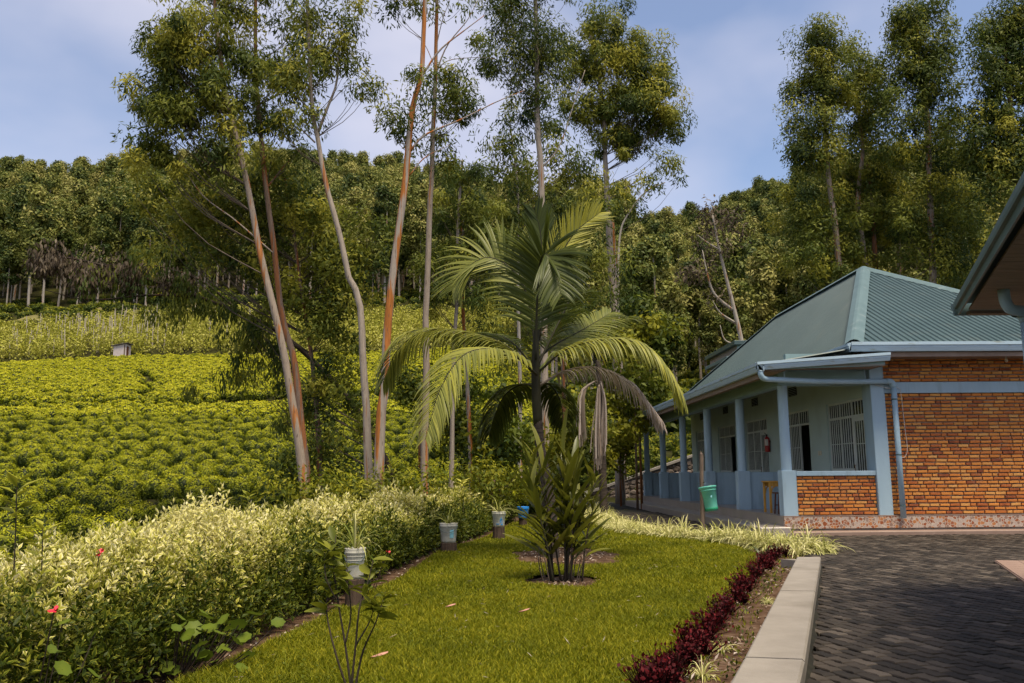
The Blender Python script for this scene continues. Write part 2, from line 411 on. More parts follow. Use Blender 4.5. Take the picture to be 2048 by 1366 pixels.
M['paver_t'] = tint_mat('paver_joined', PV, bump=0.5, bscale=80, rough=0.75, use_obj=False, grain=0.3, gscale=3.0, stain=(0.9, 0.50, 0.75, 0.6, (.062,.050,.037)))
M['joint'] = noise_mat('joint_sand', [(0.3, (.010,.009,.007)), (0.7, (.028,.026,.016))], 6, 6, 0.95)
M['stone'] = tint_mat('stone', [(0.0, (.06,.045,.035)), (0.5, (.13,.10,.08)), (1.0, (.23,.18,.15))], bump=0.8, bscale=25, grain=0.3)
M['white_plastic'] = noise_mat('white_plastic', [(0.3, (.46,.44,.37)), (0.7, (.58,.56,.48))], 4, 5, 0.4, second=(3, 0.55, 0.8, (.36,.30,.22)))
M['blue_plastic'] = noise_mat('blue_plastic', [(0.3, (.02,.20,.62)), (0.7, (.03,.26,.72))], 4, 3, 0.35)
M['pale_blue_print'] = noise_mat('pale_blue_print', [(0.3, (.22,.50,.58)), (0.7, (.30,.58,.64))], 8, 3, 0.4)
M['blue_print'] = noise_mat('blue_print', [(0.3, (.05,.22,.50)), (0.7, (.08,.30,.6))], 8, 3, 0.4)
M['teal_plastic'] = noise_mat('teal_plastic', [(0.3, (.09,.38,.30)), (0.7, (.13,.46,.37))], 4, 3, 0.35)
M['teal_dark'] = noise_mat('teal_dark', [(0.3, (.02,.22,.12)), (0.7, (.03,.27,.15))], 4, 3, 0.4)
M['red_paint'] = noise_mat('red_paint', [(0.3, (.33,.008,.012)), (0.7, (.42,.015,.02))], 3, 3, 0.3, spec=0.5)
M['black'] = noise_mat('black_rubber', [(0.3, (.012,.012,.012)), (0.7, (.025,.025,.025))], 3, 3, 0.5)
M['label_white'] = noise_mat('label_white', [(0.3, (.6,.56,.5)), (0.7, (.68,.64,.58))], 20, 3, 0.6)
M['switch'] = noise_mat('switch_plastic', [(0.3, (.62,.56,.42)), (0.7, (.7,.63,.5))], 3, 3, 0.4)
M['shed'] = noise_mat('shed_board', [(0.3, (.42,.36,.35)), (0.7, (.55,.48,.46))], 2, 5, 0.8)
M['shed_roof'] = noise_mat('shed_roof', [(0.3, (.05,.045,.04)), (0.7, (.09,.08,.07))], 2, 5, 0.8)
M['petal'] = noise_mat('petal', [(0.3, (.55,.01,.03)), (0.7, (.7,.03,.06))], 8, 3, 0.5)
M['fallen'] = noise_mat('fallen_leaf', [(0.3, (.42,.20,.15)), (0.7, (.55,.32,.24))], 8, 3, 0.6)
M['litter'] = tint_mat('litter', [(0.0, (.10,.06,.04)), (0.5, (.25,.18,.13)), (1.0, (.45,.38,.33))], use_obj=False)
m, nt, b, out = nodes_of('window_glass')
tr = N(nt, 'ShaderNodeBsdfTransparent'); tr.inputs[0].default_value = (.62, .68, .66, 1)
gl = N(nt, 'ShaderNodeBsdfGlossy'); gl.inputs['Roughness'].default_value = 0.03
mx = N(nt, 'ShaderNodeMixShader'); fr = N(nt, 'ShaderNodeFresnel', i_IOR=1.5)
nt.links.new(fr.outputs[0], mx.inputs[0]); nt.links.new(tr.outputs[0], mx.inputs[1]); nt.links.new(gl.outputs[0], mx.inputs[2])
nt.links.new(mx.outputs[0], out.inputs['Surface']); M['glass'] = m
# pebble mosaic of the plinth tiles (printed on the tile)
m, nt, b, out = nodes_of('pebble_tile')
ge = N(nt, 'ShaderNodeNewGeometry')
vo = N(nt, 'ShaderNodeTexVoronoi', feature='F1', i_Scale=15.0); vd = N(nt, 'ShaderNodeTexVoronoi', feature='DISTANCE_TO_EDGE', i_Scale=15.0)
nt.links.new(ge.outputs['Position'], vo.inputs['Vector']); nt.links.new(ge.outputs['Position'], vd.inputs['Vector'])
sp = N(nt, 'ShaderNodeSeparateColor'); nt.links.new(vo.outputs['Color'], sp.inputs[0])
r1 = ramp(nt, [(0.0, (.28,.085,.03)), (0.3, (.42,.17,.06)), (0.5, (.26,.16,.12)), (0.7, (.42,.33,.28)), (1.0, (.30,.31,.33))]); r1.color_ramp.interpolation = 'CONSTANT'
nt.links.new(sp.outputs[0], r1.inputs['Fac'])
mr = N(nt, 'ShaderNodeMapRange'); mr.inputs['From Min'].default_value = 0.05; mr.inputs['From Max'].default_value = 0.09
nt.links.new(vd.outputs['Distance'], mr.inputs['Value'])
mx = N(nt, 'ShaderNodeMix', data_type='RGBA'); mx.inputs[6].default_value = (.50, .42, .34, 1)
nt.links.new(mr.outputs[0], mx.inputs[0]); nt.links.new(r1.outputs[0], mx.inputs[7]); nt.links.new(mx.outputs[2], b.inputs['Base Color'])
b.inputs['Roughness'].default_value = 0.35; M['pebble'] = m

# ---------------------------------------------------------------- leaves
def leaf_arrays(base, d, nrm, L, Wd, tint, edge=None, fold=0.25):
    """simple leaf: kite of four corners; with edge given, five corners with a midrib so that margins can differ in colour"""
    base = np.asarray(base, float); n = len(base)
    d = norm(d); side = norm(np.cross(d, nrm)); nr = np.cross(side, d)
    L = np.broadcast_to(L, n)[:, None]; Wd = np.broadcast_to(Wd, n)[:, None]
    mid = base+d*L*0.45
    a = mid+side*Wd*0.5+nr*Wd*fold; c = mid-side*Wd*0.5+nr*Wd*fold; tip = base+d*L
    if edge is None:
        V = np.stack([base, a, tip, c], 1).reshape(-1, 3)
        F = np.arange(n*4).reshape(n, 4)
        T = np.repeat(np.broadcast_to(tint, n), 4)
        return V, F, T
    V = np.stack([base, a, tip, c, mid], 1).reshape(-1, 3)
    o = (np.arange(n)*5)[:, None]
    F = np.concatenate([o+np.array([[0, 1, 4]]), o+np.array([[1, 2, 4]]), o+np.array([[2, 3, 4]]), o+np.array([[3, 0, 4]])], 0)
    tint = np.broadcast_to(tint, n); edge = np.broadcast_to(edge, n)
    T = np.stack([tint, edge, edge*0.7+tint*0.3, edge, tint], 1).ravel()
    return V, F, T

def join_arrays(parts):
    Vs, Fs, Ts = [], [], []; o = 0
    for V, F, T in parts:
        Vs.append(V); Fs.append(F+o); Ts.append(T); o += len(V)
    return np.vstack(Vs), np.vstack(Fs), np.concatenate(Ts)

def rand_dirs(n):
    return norm(rng.normal(size=(n, 3)))

def in_ellipsoid(n, c, r, shell=0.35):
    d = rand_dirs(n); u = rng.random(n)**(shell)
    return np.asarray(c)+d*u[:, None]*np.asarray(r)

def clump_leaves(centers, per, spread, L, Wd, droop=0.6, tint0=0.45, tvar=0.22, cvar=0.2, jitter=0.3):
    """leaves in clumps round the given centres"""
    n = len(centers)
    size = np.repeat(rng.uniform(.55, 1.45, n), per)[:, None]
    cr = np.repeat(np.asarray(centers), per, 0)
    ct = np.repeat(rng.normal(0, cvar, n), per)
    m = n*per
    gs = rng.normal(size=(m, 3)); gs *= np.minimum(1, 1.75/np.maximum(np.linalg.norm(gs, axis=1, keepdims=True), 1e-6))
    pos = cr+gs*np.asarray(spread)*0.62*size
    out_ = norm(pos-cr)
    d = rand_dirs(m); d = d-out_*np.sum(d*out_, 1, keepdims=True)*.7
    d = norm(d)*(1-droop)+np.array([0, 0, -1.0])*droop+out_*0.15
    nr = out_*1.1+rand_dirs(m)*.55+np.array([0, 0, 0.5])
    t = np.clip(tint0+ct+rng.normal(0, tvar, m), 0.02, 0.98)
    ll = L*(1+jitter*rng.uniform(-1, 1, m))
    return leaf_arrays(pos, d, nr, ll, Wd*(1+jitter*rng.uniform(-1, 1, m)), t)

# ---------------------------------------------------------------- scattering of uncountable stuff
def scatter(name, pts, rotz, scl, idx, protos, label, cat, kind='stuff'):
    """one object whose geometry nodes set copies of the prototype meshes on the points"""
    pts = np.asarray(pts, np.float32)
    me = bpy.data.meshes.new(name); me.vertices.add(len(pts)); me.vertices.foreach_set('co', pts.ravel())
    for nm, ty, arr in (('rz', 'FLOAT', rotz), ('sc', 'FLOAT', scl), ('ix', 'INT', idx)):
        a = me.attributes.new(nm, ty, 'POINT'); a.data.foreach_set('value', np.asarray(arr, np.int32 if ty == 'INT' else np.float32))
    o = obj(name, me, None, label=label, cat=cat, kind=kind)
    col = bpy.data.collections.new(name+'_kinds')
    for k, pm in enumerate(protos):
        po = bpy.data.objects.new('%s_kind_%02d' % (name, k), pm); col.objects.link(po)
    ng = bpy.data.node_groups.new(name, 'GeometryNodeTree')
    ng.interface.new_socket('Geometry', in_out='INPUT', socket_type='NodeSocketGeometry')
    ng.interface.new_socket('Geometry', in_out='OUTPUT', socket_type='NodeSocketGeometry')
    gi = ng.nodes.new('NodeGroupInput'); go = ng.nodes.new('NodeGroupOutput')
    ci = ng.nodes.new('GeometryNodeCollectionInfo'); ci.inputs[0].default_value = col
    ci.inputs['Separate Children'].default_value = True; ci.inputs['Reset Children'].default_value = True
    ip = ng.nodes.new('GeometryNodeInstanceOnPoints'); ip.inputs['Pick Instance'].default_value = True
    def att(nm, ty):
        n = ng.nodes.new('GeometryNodeInputNamedAttribute'); n.data_type = ty; n.inputs['Name'].default_value = nm
        return n.outputs['Attribute']
    cx = ng.nodes.new('ShaderNodeCombineXYZ'); ng.links.new(att('rz', 'FLOAT'), cx.inputs['Z'])
    ng.links.new(gi.outputs[0], ip.inputs['Points']); ng.links.new(ci.outputs[0], ip.inputs['Instance'])
    ng.links.new(att('ix', 'INT'), ip.inputs['Instance Index'])
    ng.links.new(cx.outputs[0], ip.inputs['Rotation']); ng.links.new(att('sc', 'FLOAT'), ip.inputs['Scale'])
    ng.links.new(ip.outputs[0], go.inputs[0])
    md = o.modifiers.new('scatter', 'NODES'); md.node_group = ng
    return o

def inw(o):
    """the mesh was laid out in world coordinates: cancel the parent's own place"""
    p = o.parent; off = Vector((0, 0, 0))
    while p is not None:
        off += p.location; p = p.parent
    o.location = -off
    return o

# ================================================================ terrain
PL = [(-60,-.6),(15,-.55),(20,-.30),(24,-.05),(28,.50),(36,1.30),(45,2.5),(58,4.5),(74,7.0),(76,7.9),(120,17.2),(123,18.0),(150,28.0),(158,32),(165,34.5),(190,43),(230,61),(300,95),(360,104),(600,110)]
PR = [(-60,0),(43,0),(46,.8),(52,2.6),(70,5.0),(100,12),(140,28),(200,50.5),(240,57),(600,60)]
HEDGE = [(-2.75,3.6),(-2.45,5.0),(-2.22,6.3),(-1.87,8.3),(-1.54,11.7),(-1.12,15.8),(-.35,19.5),(.30,24.0),(.75,27.0)]   # foot of the hedge towards the lawn
hy = np.array([p[1] for p in HEDGE]); hx = np.array([p[0] for p in HEDGE])

def hedge_x(y): return np.interp(y, hy, hx)

def terrain(x, y):
    x = np.asarray(x, float); y = np.asarray(y, float)
    t = x/np.maximum(y, 12.0)
    zl = np.interp(y, [p[0] for p in PL], [p[1] for p in PL])
    zr = np.interp(y, [p[0] for p in PR], [p[1] for p in PR])
    zr = zr*(1+0.30*smooth(0.2, 0.5, t))
    z = zl+(zr-zl)*smooth(-0.12, 0.19, t)
    z = z+0.012*np.maximum(y-60, 0)*np.sin(x*0.045+y*0.02)+0.35*smooth(60, 120, y)*np.sin(x*0.11+1.3)
    # level garden round the lawn and the house
    g = smooth(-1.9, -1.2, x-hedge_x(y))*(1-smooth(27, 36, y)*(1-smooth(2.6, 4.2, x)))*(1-smooth(43.6, 44.4, y))
    return z*(1-g)+(-0.06)*g

ys = np.concatenate([np.arange(-40, 0, 8), np.arange(0, 60, 1.0), np.arange(60, 180, 2.5), np.arange(180, 620, 10)])
us = np.concatenate([np.linspace(-420, -60, 25), np.arange(-58, -10, 2.0), np.arange(-10, 20, 0.6), np.arange(20, 60, 2.0), np.linspace(62, 420, 25)])
gx, gy = np.meshgrid(us, ys)
gz = terrain(gx, gy)
nV = np.stack([gx, gy, gz], -1).reshape(-1, 3)
a = np.arange(len(ys)-1)[:, None]*len(us)+np.arange(len(us)-1)[None, :]
nF = np.stack([a, a+1, a+1+len(us), a+len(us)], -1).reshape(-1, 4)
obj('ground', mesh_np('ground', nV, nF, [M['ground']], smooth_shade=True), kind='structure')

# soil of the planting beds
soil = MB()
bed = [(-3.6,3.2),(4.0,3.2),(5.75,15.9),(5.75,16.6),(4.9,19.6),(4.2,24),(4.2,31),(1.0,31),(-1.2,24),(-2.2,17),(-3.2,9)]
soil.prism(bed, -0.30, -0.012)
soil.build('soil_bed', M['soil'], kind='structure')

# lawn: an undulating sheet cut to its outline, with the planting hole round the palm
LAWN = [(-2.55,3.4),(-2.30,5.0),(-2.05,6.3),(-1.68,8.3),(-1.33,11.7),(-.95,15.8),(-.18,19.5),(.45,24.0),(.95,27.2),(2.2,27.0),(2.95,25.0),(3.0,22.2),(3.45,19.4),(4.15,17.9),(4.55,16.4),(4.35,14.6),(3.70,12.4),(2.95,10.6),(2.22,8.7),(1.60,7.3),(1.02,6.1),(.55,5.0),(.1,3.4)]
LP = np.array(LAWN)
def in_poly(x, y, P):
    x = np.asarray(x); y = np.asarray(y); ins = np.zeros(x.shape, bool); n = len(P)
    for i in range(n):
        x0, y0 = P[i]; x1, y1 = P[(i+1) % n]
        c = ((y0 > y) != (y1 > y)) & (x < (x1-x0)*(y-y0)/((y1-y0) if y1 != y0 else 1e-9)+x0)
        ins ^= c
    return ins
PALM = np.array([0.84, 14.2])
def in_hole(x, y, k=1.0):
    a1 = np.arctan2(y-14.6, x-1.15); a2 = np.arctan2(y-11.05, x-.84)
    h1 = ((x-1.15)/(.90*k))**2+((y-14.6)/(1.55*k))**2 < 1+0.18*np.sin(5*a1+1.0)+.08*np.sin(11*a1)
    h2 = ((x-.84)/(.50*k))**2+((y-11.05)/(.60*k))**2 < 1+0.22*np.sin(4*a2)+.1*np.sin(9*a2)
    return h1 | h2
def lawn_z(x, y): return 0.015+0.018*np.sin(x*1.7+y*0.6)+0.014*np.sin(y*1.3-x*0.9)+0.03
st = 0.09
qx, qy = np.meshgrid(np.arange(-2.7, 4.7, st), np.arange(3.4, 27.3, st*1.5))
qz = lawn_z(qx, qy)
LV = np.stack([qx, qy, qz], -1).reshape(-1, 3)
a = np.arange(qx.shape[0]-1)[:, None]*qx.shape[1]+np.arange(qx.shape[1]-1)[None, :]
LF = np.stack([a, a+1, a+1+qx.shape[1], a+qx.shape[1]], -1).reshape(-1, 4)
cen = LV[LF].mean(1)
keep = in_poly(cen[:, 0], cen[:, 1], LP) & ~in_hole(cen[:, 0], cen[:, 1])
lawn = obj('lawn', mesh_np('lawn', LV, LF[keep], [M['lawn']], smooth_shade=True), kind='structure')

# raised litter-strewn soil in the planting holes
for (cx0, cy0, ax_, ay_) in ((1.15, 14.6, 1.12, 1.9), (.84, 11.05, .66, .78)):
    V = [(cx0, cy0, .05)]; nn = 28
    for r_, z in ((.5, .048), (.85, .035), (1.05, -.03)):
        for k in range(nn):
            an = 2*math.pi*k/nn; V.append((cx0+ax_*r_*math.cos(an), cy0+ay_*r_*math.sin(an), z+random.uniform(-.008, .012)))
    F = [(0, 1+k, 1+(k+1) % nn) for k in range(nn)]+[(1+q*nn+k, 1+(q+1)*nn+k, 1+(q+1)*nn+(k+1) % nn, 1+q*nn+(k+1) % nn) for q in (0, 1) for k in range(nn)]
    MB().add(V, F).build('planting_soil', M['soil'], smooth_shade=True, kind='structure')
# grass blades
def blades(n, ymin, ymax, h, w):
    x = rng.uniform(-2.6, 4.6, n*3); y = ymin+(ymax-ymin)*rng.random(n*3)**1.25
    x = x+rng.normal(0, 0.02, n*3)
    k = in_poly(x, y, LP) & ~in_hole(x, y, 0.97)
    x, y = x[k][:n], y[k][:n]; m = len(x)
    base = np.stack([x, y, lawn_z(x, y)-0.005], -1)
    d = norm(np.stack([rng.normal(0, .55, m), rng.normal(0, .55, m), np.ones(m)], -1))
    ph = rng.uniform(0, 2*math.pi, m); side = np.stack([np.cos(ph), np.sin(ph), np.zeros(m)], -1)
    patchy = 0.75+0.5*(0.5+0.5*np.sin(x*3.1+1.0*np.sin(y*2.3))*np.sin(y*2.7+x))
    hh = (h*patchy*rng.uniform(0.55, 1.35, m))[:, None]; ww = (w*rng.uniform(0.6, 1.3, m))[:, None]
    bend = norm(np.stack([rng.normal(size=m), rng.normal(size=m), np.zeros(m)], -1))*hh*0.4
    V = np.stack([base-side*ww/2, base+side*ww/2, base+d*hh*0.6+side*ww*0.35, base+d*hh*0.95+bend, base+d*hh*0.6-side*ww*0.35], 1).reshape(-1, 3)
    o = (np.arange(m)*5)[:, None]
    F = np.vstack([o+np.array([[0, 1, 2]]), o+np.array([[0, 2, 4]]), o+np.array([[4, 2, 3]])])
    t = np.clip(rng.normal(0.5, 0.22, m), 0, 1); T = np.repeat(t, 5)
    return V, F, T
gv, gf, gt = join_arrays([blades(120000, 5.0, 10.0, 0.055, 0.0075), blades(85000, 9.5, 17, 0.055, 0.011), blades(45000, 16, 27, 0.055, 0.017)])
obj('lawn_grass', mesh_np('lawn_grass', gv, gf, [M['grass']], gt), label='short green mown grass of the garden lawn', cat='grass', kind='stuff')

# ================================================================ paving
# zigzag interlocking pavers; rows run a little askew to the kerb
def kerb_in(y): return np.interp(y, [3.0, 5.35, 12.7], [0.25, 1.42, 4.42])
KIN = np.array([[0.33,3.2],[1.42,5.35],[4.42,12.75]]); KOUT = np.array([[0.62,3.05],[1.80,5.25],[4.76,12.72]])
PAVE = [(0.60,2.9),(1.80,5.25),(4.78,12.75),(5.55,16.0),(5.15,19.4),(4.55,22.5),(4.1,26),(3.9,31),(3.6,43.5),(5.72,43.5),(5.72,18.72),(15.5,18.72),(15.5,2.9)]
PP = np.array(PAVE)
pb = MB(); pb.prism([(p[0], p[1]) for p in PAVE], -0.2, -0.008)
paving = pb.build('paving', M['joint'], kind='structure')
cw, ch = 0.215, 0.118     # pitch of the pavers
g = 0.008; zg = 0.010
def zig(sc=1.0, dz=0.0):
    """outline of one zigzag paver centred on 0"""
    w, h = cw/2-g, ch/2-g
    o = [(-w, -h+zg*0), (-w+cw*0.22, -h-zg), (w-cw*0.22, -h+zg), (w, -h), (w+zg*0.8, -h*0.3), (w-zg*0.8+zg*0.8, h), (w-cw*0.22, h+zg), (-w+cw*0.22, h-zg), (-w, h), (-w+zg*0.8, -h*0.3)]
    return o
pav_meshes = []
for v in range(5):
    mb = MB(); out_ = zig(); b_ = 0.006
    rnd = random.Random(v)
    n_ = len(out_)
    low = [(p[0], p[1], -0.05) for p in out_]
    midr = [(p[0], p[1], 0.018) for p in out_]
    top = [(p[0]*0.95, p[1]*0.92, 0.026+rnd.uniform(-.002, .002)) for p in out_]
    F = [tuple(range(2*n_, 3*n_))]
    for k in (0, n_):
        F += [(k+i, k+(i+1) % n_, k+n_+(i+1) % n_, k+n_+i) for i in range(n_)]
    mb.add(low+midr+top, F)
    pav_meshes.append(mb)
AXR = R(101.0)
ca, sa = math.cos(AXR), math.sin(AXR)
cells = []
for j in range(-140, 40):
    for i in range(-40, 200):
        u = (i+0.5*(j % 2))*cw; v = j*ch
        x = 2.0+u*ca-v*sa; y = 5.0+u*sa+v*ca
        if 2.9 < y < 43.4 and x > 0.6 and x < 15.5: cells.append((x, y))
cells = np.array(cells)
cells = cells[in_poly(cells[:, 0], cells[:, 1], PP)]
def in_view(x, y, z=0.0, mg=60):
    P = np.stack([x-CAM[0], y-CAM[1], np.broadcast_to(z, np.shape(x))-CAM[2]], -1)
    dz_ = P@fw; px = 1024+FPX*(P@rt)/np.maximum(dz_, .01); py = 683-FPX*(P@up)/np.maximum(dz_, .01)
    return (dz_ > 0.3) & (px > -mg) & (px < 2048+mg) & (py > -mg) & (py < 1366+mg), px, py, dz_
vis, _, _, dep = in_view(cells[:, 0], cells[:, 1])
TILE = [(7.55,13.1),(15.4,13.1),(15.4,7.6),(5.17,7.6)]
keepc = vis & (dep < 30) & ~in_poly(cells[:, 0], cells[:, 1], TILE)
cells, dep = cells[keepc], dep[keepc]
order = np.argsort(dep)
pmesh = [mb.mesh('paver', M['paver']) for mb in pav_meshes]
for r_, ci_ in enumerate(order[:300]):
    x, y = cells[ci_]
    obj('paver', pmesh[random.randrange(5)], paving, (x, y, random.uniform(-.004, .004)), (random.uniform(-.012, .012), random.uniform(-.012, .012), AXR+random.uniform(-.02, .02)))
rest = MB()
for ci_ in order[300:]:
    x, y = cells[ci_]; mb = pav_meshes[random.randrange(5)]
    dz_ = random.uniform(-.004, .004); an = AXR+random.uniform(-.02, .02); c_, s_ = math.cos(an), math.sin(an)
    rest.add([(x+p[0]*c_-p[1]*s_, y+p[0]*s_+p[1]*c_, p[2]+dz_) for p in mb.V], mb.F, random.random())
rest.build('paver_field', M['paver_t'], paving, kind='stuff')

# kerb between the planting bed and the paving: stone blocks end to end
kerb = empty('kerb', (2.0, 6.0, 0)); kerb['kind'] = 'structure'
def lerp2(a_, b_, t): return np.array(a_)*(1-t)+np.array(b_)*t
def kpt(side, t):
    P = KIN if side == 0 else KOUT
    return lerp2(P[0], P[1], t) if t <= 1 else lerp2(P[1], P[2], t-1)
KZ = 0.165
segs = [(0.0, 0.62), (0.62, 1.085), (1.085, 1.52), (1.52, 2.0)]
for t0, t1 in segs:
    n_ = 5; e = 0.0022
    V = []; 
    for t in np.linspace(t0+e, t1-e, n_):
        pi, po = kpt(0, t), kpt(1, t); w_ = (po-pi)
        for f, z in ((0, -0.1), (0, KZ-0.012), (0.04, KZ), (0.96, KZ), (1.0, KZ-0.015), (1.0, -0.1)):
            q = pi+w_*f; V.append((q[0], q[1], z))
    F = []
    for i in range(n_-1):
        for k in range(5): F.append((i*6+k, (i+1)*6+k, (i+1)*6+k+1, i*6+k+1))
    F += [tuple(range(6)), tuple(range(6*n_-1, 6*(n_-1)-1, -1))]
    inw(MB().add(V, F).build('kerb_stone', M['kerb'], kerb))
kr = MB(); kr.add([(4.75,12.735,-.1),(4.44,12.765,-.1),(4.26,13.0,-.1),(4.80,12.9,-.1),(4.75,12.735,.11),(4.44,12.765,.11),(4.26,13.0,.11),(4.80,12.9,.11)], [(4,7,6,5),(0,1,5,4),(1,2,6,5),(2,3,7,6),(3,0,4,7)])
inw(kr.build('kerb_stone', M['kerb'], kerb))
# rough mortar foot of the kerb
mf = MB()
pts_ = [kpt(1, t) for t in np.linspace(0, 2, 60)]; mfw = [.012+.05*random.random()**2 for _ in range(60)]
for i in range(59):
    p, q = pts_[i], pts_[i+1]; w1, w2 = mfw[i], mfw[i+1]
    mf.add([(p[0], p[1], .05), (q[0], q[1], .05), (q[0]+w2, q[1]-w2*.3, .012), (p[0]+w1, p[1]-w1*.3, .012)], [(0, 3, 2, 1)])
inw(mf.build('mortar_foot', M['joint'], kerb, smooth_shade=True))

# tiled terrace floor of the near building
tf = MB(); tf.prism(TILE, -0.1, 0.045)
terr = tf.build('terrace_floor', M['ledge'], kind='structure')
u1 = norm(np.array([7.55-5.17, 13.1-7.6]))
tl = MB(); tl.box(-.147, .147, -.147, .147, 0, .012); tlm = tl.mesh('floor_tile', M['ledge'])
for i in range(16):
    for j in range(10):
        q = np.array([7.55, 13.1])-u1*(0.16+i*0.30)+np.array([u1[1], -u1[0]])*(0.16+j*0.30)
        if in_poly(np.array([q[0]]), np.array([q[1]]), np.array(TILE)+np.array([[0, -.12], [-.1, -.12], [-.1, .1], [.1, .1]]))[0] and in_view(np.array([q[0]]), np.array([q[1]]), 0.05, 30)[0][0]:
            obj('floor_tile', tlm, terr, (q[0], q[1], .046), (0, 0, math.atan2(u1[1], u1[0])))

# ================================================================ the house
FL = 0.42; YF = 19.30; YE = 38.0; XC = 6.62; XW = 8.75; PAR = 1.40
house = empty('brick_house', (10.0, 28.0, 0.0), 'single storey brick house with green hipped metal roof and blue columned veranda', 'house')
def hp(mb, name, mat, parent=house, smooth_shade=False, **t):
    return inw(mb.build(name, mat, parent, smooth_shade, **t))
# floor slab and outer step
hp(MB().box(6.42, 15.4, YF-.02, YE, -.1, FL-.004), 'floor_slab', M['floor'])
step = hp(MB().bbox(5.74, 6.414, 18.76, YE+.2, -.1, .205, .012), 'veranda_step', M['floor'])
hp(MB().bbox(6.42, 15.4, 18.80, YF-.06, -.1, .10, .012), 'front_ledge', M['ledge'])
vt = MB(); vt.box(-.247, .247, -.247, .247, 0, .006); vtm = vt.mesh('floor_tile', M['floor'])
fs = house
for j in range(37):
    for i in range(4):
        x, y = 6.70+i*.5, YF+.30+j*.5
        if x+.25 < XW and y+.25 < YE: inw(obj('floor_tile', vtm, step)).location += Vector((x, y, FL-.002))
# plinth of pebble mosaic tiles
ptm = MB().box(-.149, .149, 0, .02, 0, .255).mesh('plinth_tile', M['pebble'])
plinth = hp(MB().box(6.43, 15.4, YF-.035, YF-.005, .0, FL-.01), 'plinth', M['mortar'])
for i in range(22):
    o = inw(obj('plinth_tile', ptm, plinth)); o.location += Vector((6.585+i*.301, YF-.058, .145+random.uniform(-.002, .002)))
hp(MB().box(6.43, 15.4, YF-.062, YF+.02, .404, FL+.004), 'plinth_cap', M['ledge'])

# columns, cross walls and beams of the veranda
COLY = [19.45, 22.95, 26.55, 30.1, 33.8, 37.45]
for k, y in enumerate(COLY):
    c = MB(); c.lathe([(.118, PAR+.03), (.116, 2.2), (.112, 3.36)], (XC, y, 0), 20)
    hp(c, 'column', M['blue'], smooth_shade=True)
    hp(MB().bbox(XC-.165, XC+.165, y-.15, y+.15, FL, PAR+.03, .012), 'column_base', M['blue'])
    if k > 0:
        hp(MB().bbox(XC+.165, XW-.003, y-.07, y+.07, FL, PAR, .01), 'partition_wall', M['blue'])
b = MB().bbox(XC-.13, XC+.13, 19.33, YE-.1, 3.36, 3.70, .012); hp(b, 'veranda_beam', M['beam'])
b = MB().bbox(XC+.133, XW-.22, 19.36, 19.58, 3.36, 3.70, .012); hp(b, 'front_beam', M['beam'])
# end wall above the front beam (triangle of the lean-to)
hp(MB().box(XC+.10, 8.60, 19.38, 19.52, 3.702, 4.10), 'end_panel', M['beam'])
hp(MB().box(XC+.12, XW-.01, 19.60, YE-.1, 3.93, 3.97), 'veranda_ceiling', M['soffit'])

# corner pilaster
hp(MB().bbox(8.60, 8.925, YF-.03, 19.75, FL, 3.93, .012), 'pilaster', M['blue'])

# low brick panel of the front bay
panel = hp(MB().box(XC+.166, 8.599, YF+.07, YF+.22, FL, 1.31), 'parapet_wall', M['mortar'])
hp(MB().bbox(XC+.168, 8.598, YF-.005, YF+.26, 1.312, PAR+.012, .01), 'parapet_cap', M['blue'])
inw(MB().box(XC+.166, 8.599, YF+.222, YF+.25, FL, 1.31).build('parapet_lining', M['blue'], panel))
# main front wall
wall = hp(MB().box(8.926, 15.3, YF+.07, YF+.32, FL, 4.05), 'front_wall', M['mortar'])
hp(MB().bbox(8.927, 15.31, YF-.005, YF+.069, 3.17, 3.42, .006), 'wall_band', M['blue'])

def brick_mesh(seed):
    rnd = random.Random(seed)
    j = lambda s: rnd.uniform(-s, s)
    b_ = .007
    V = []
    for (yy, ins) in ((.05, 0), (.006, 0), (0.0, b_)):
        for sx, sz in ((-1, -1), (0, -1), (1, -1), (1, 1), (0, 1), (-1, 1)):
            V.append((sx*(.5-ins/.22)+j(.012), yy+j(.0025), sz*(.5-ins/.06)+j(.05)))
    F = [tuple(range(12, 18))]
    for k in (0, 6):
        F += [(k+i, k+6+i, k+6+(i+1) % 6, k+(i+1) % 6) for i in range(6)]
    return V, F
BV = [brick_mesh(s) for s in range(9)]
BM = [mesh_np('brick', v, f, [M['brick']]) for v, f in BV]
def courses(x0, x1, z0, z1, ch_, seed, header_rows=()):
    rnd = random.Random(seed); out = []
    n = max(1, round((z1-z0)/ch_)); h = (z1-z0)/n
    for r_ in range(n):
        x = x0-rnd.uniform(0, .12) if r_ % 2 else x0-.13+rnd.uniform(0, .05)
        hdr = r_ in header_rows
        while x < x1-.02:
            L = rnd.uniform(.10, .13) if hdr or rnd.random() < .12 else rnd.uniform(.205, .245)
            a_, b__ = max(x, x0), min(x+L, x1)
            if b__-a_ > .035: out.append(((a_+b__)/2, z0+h*(r_+.5), b__-a_, h))
            x += L+.018
    return out
pieces = [(panel, c) for c in courses(XC+.175, 8.59, FL+.01, 1.305, .0815, 3, header_rows=(5,))]
mainp = courses(8.935, 15.25, FL+.01, 3.165, .083, 4)+courses(8.935, 15.25, 3.425, 4.0, .083, 5)
vis_main = []; hid = []
for c in mainp:
    v_, px_, py_, _ = in_view(np.array([c[0]]), np.array([YF]), np.array([c[1]]), 25)
    (vis_main if v_[0] else hid).append(c)
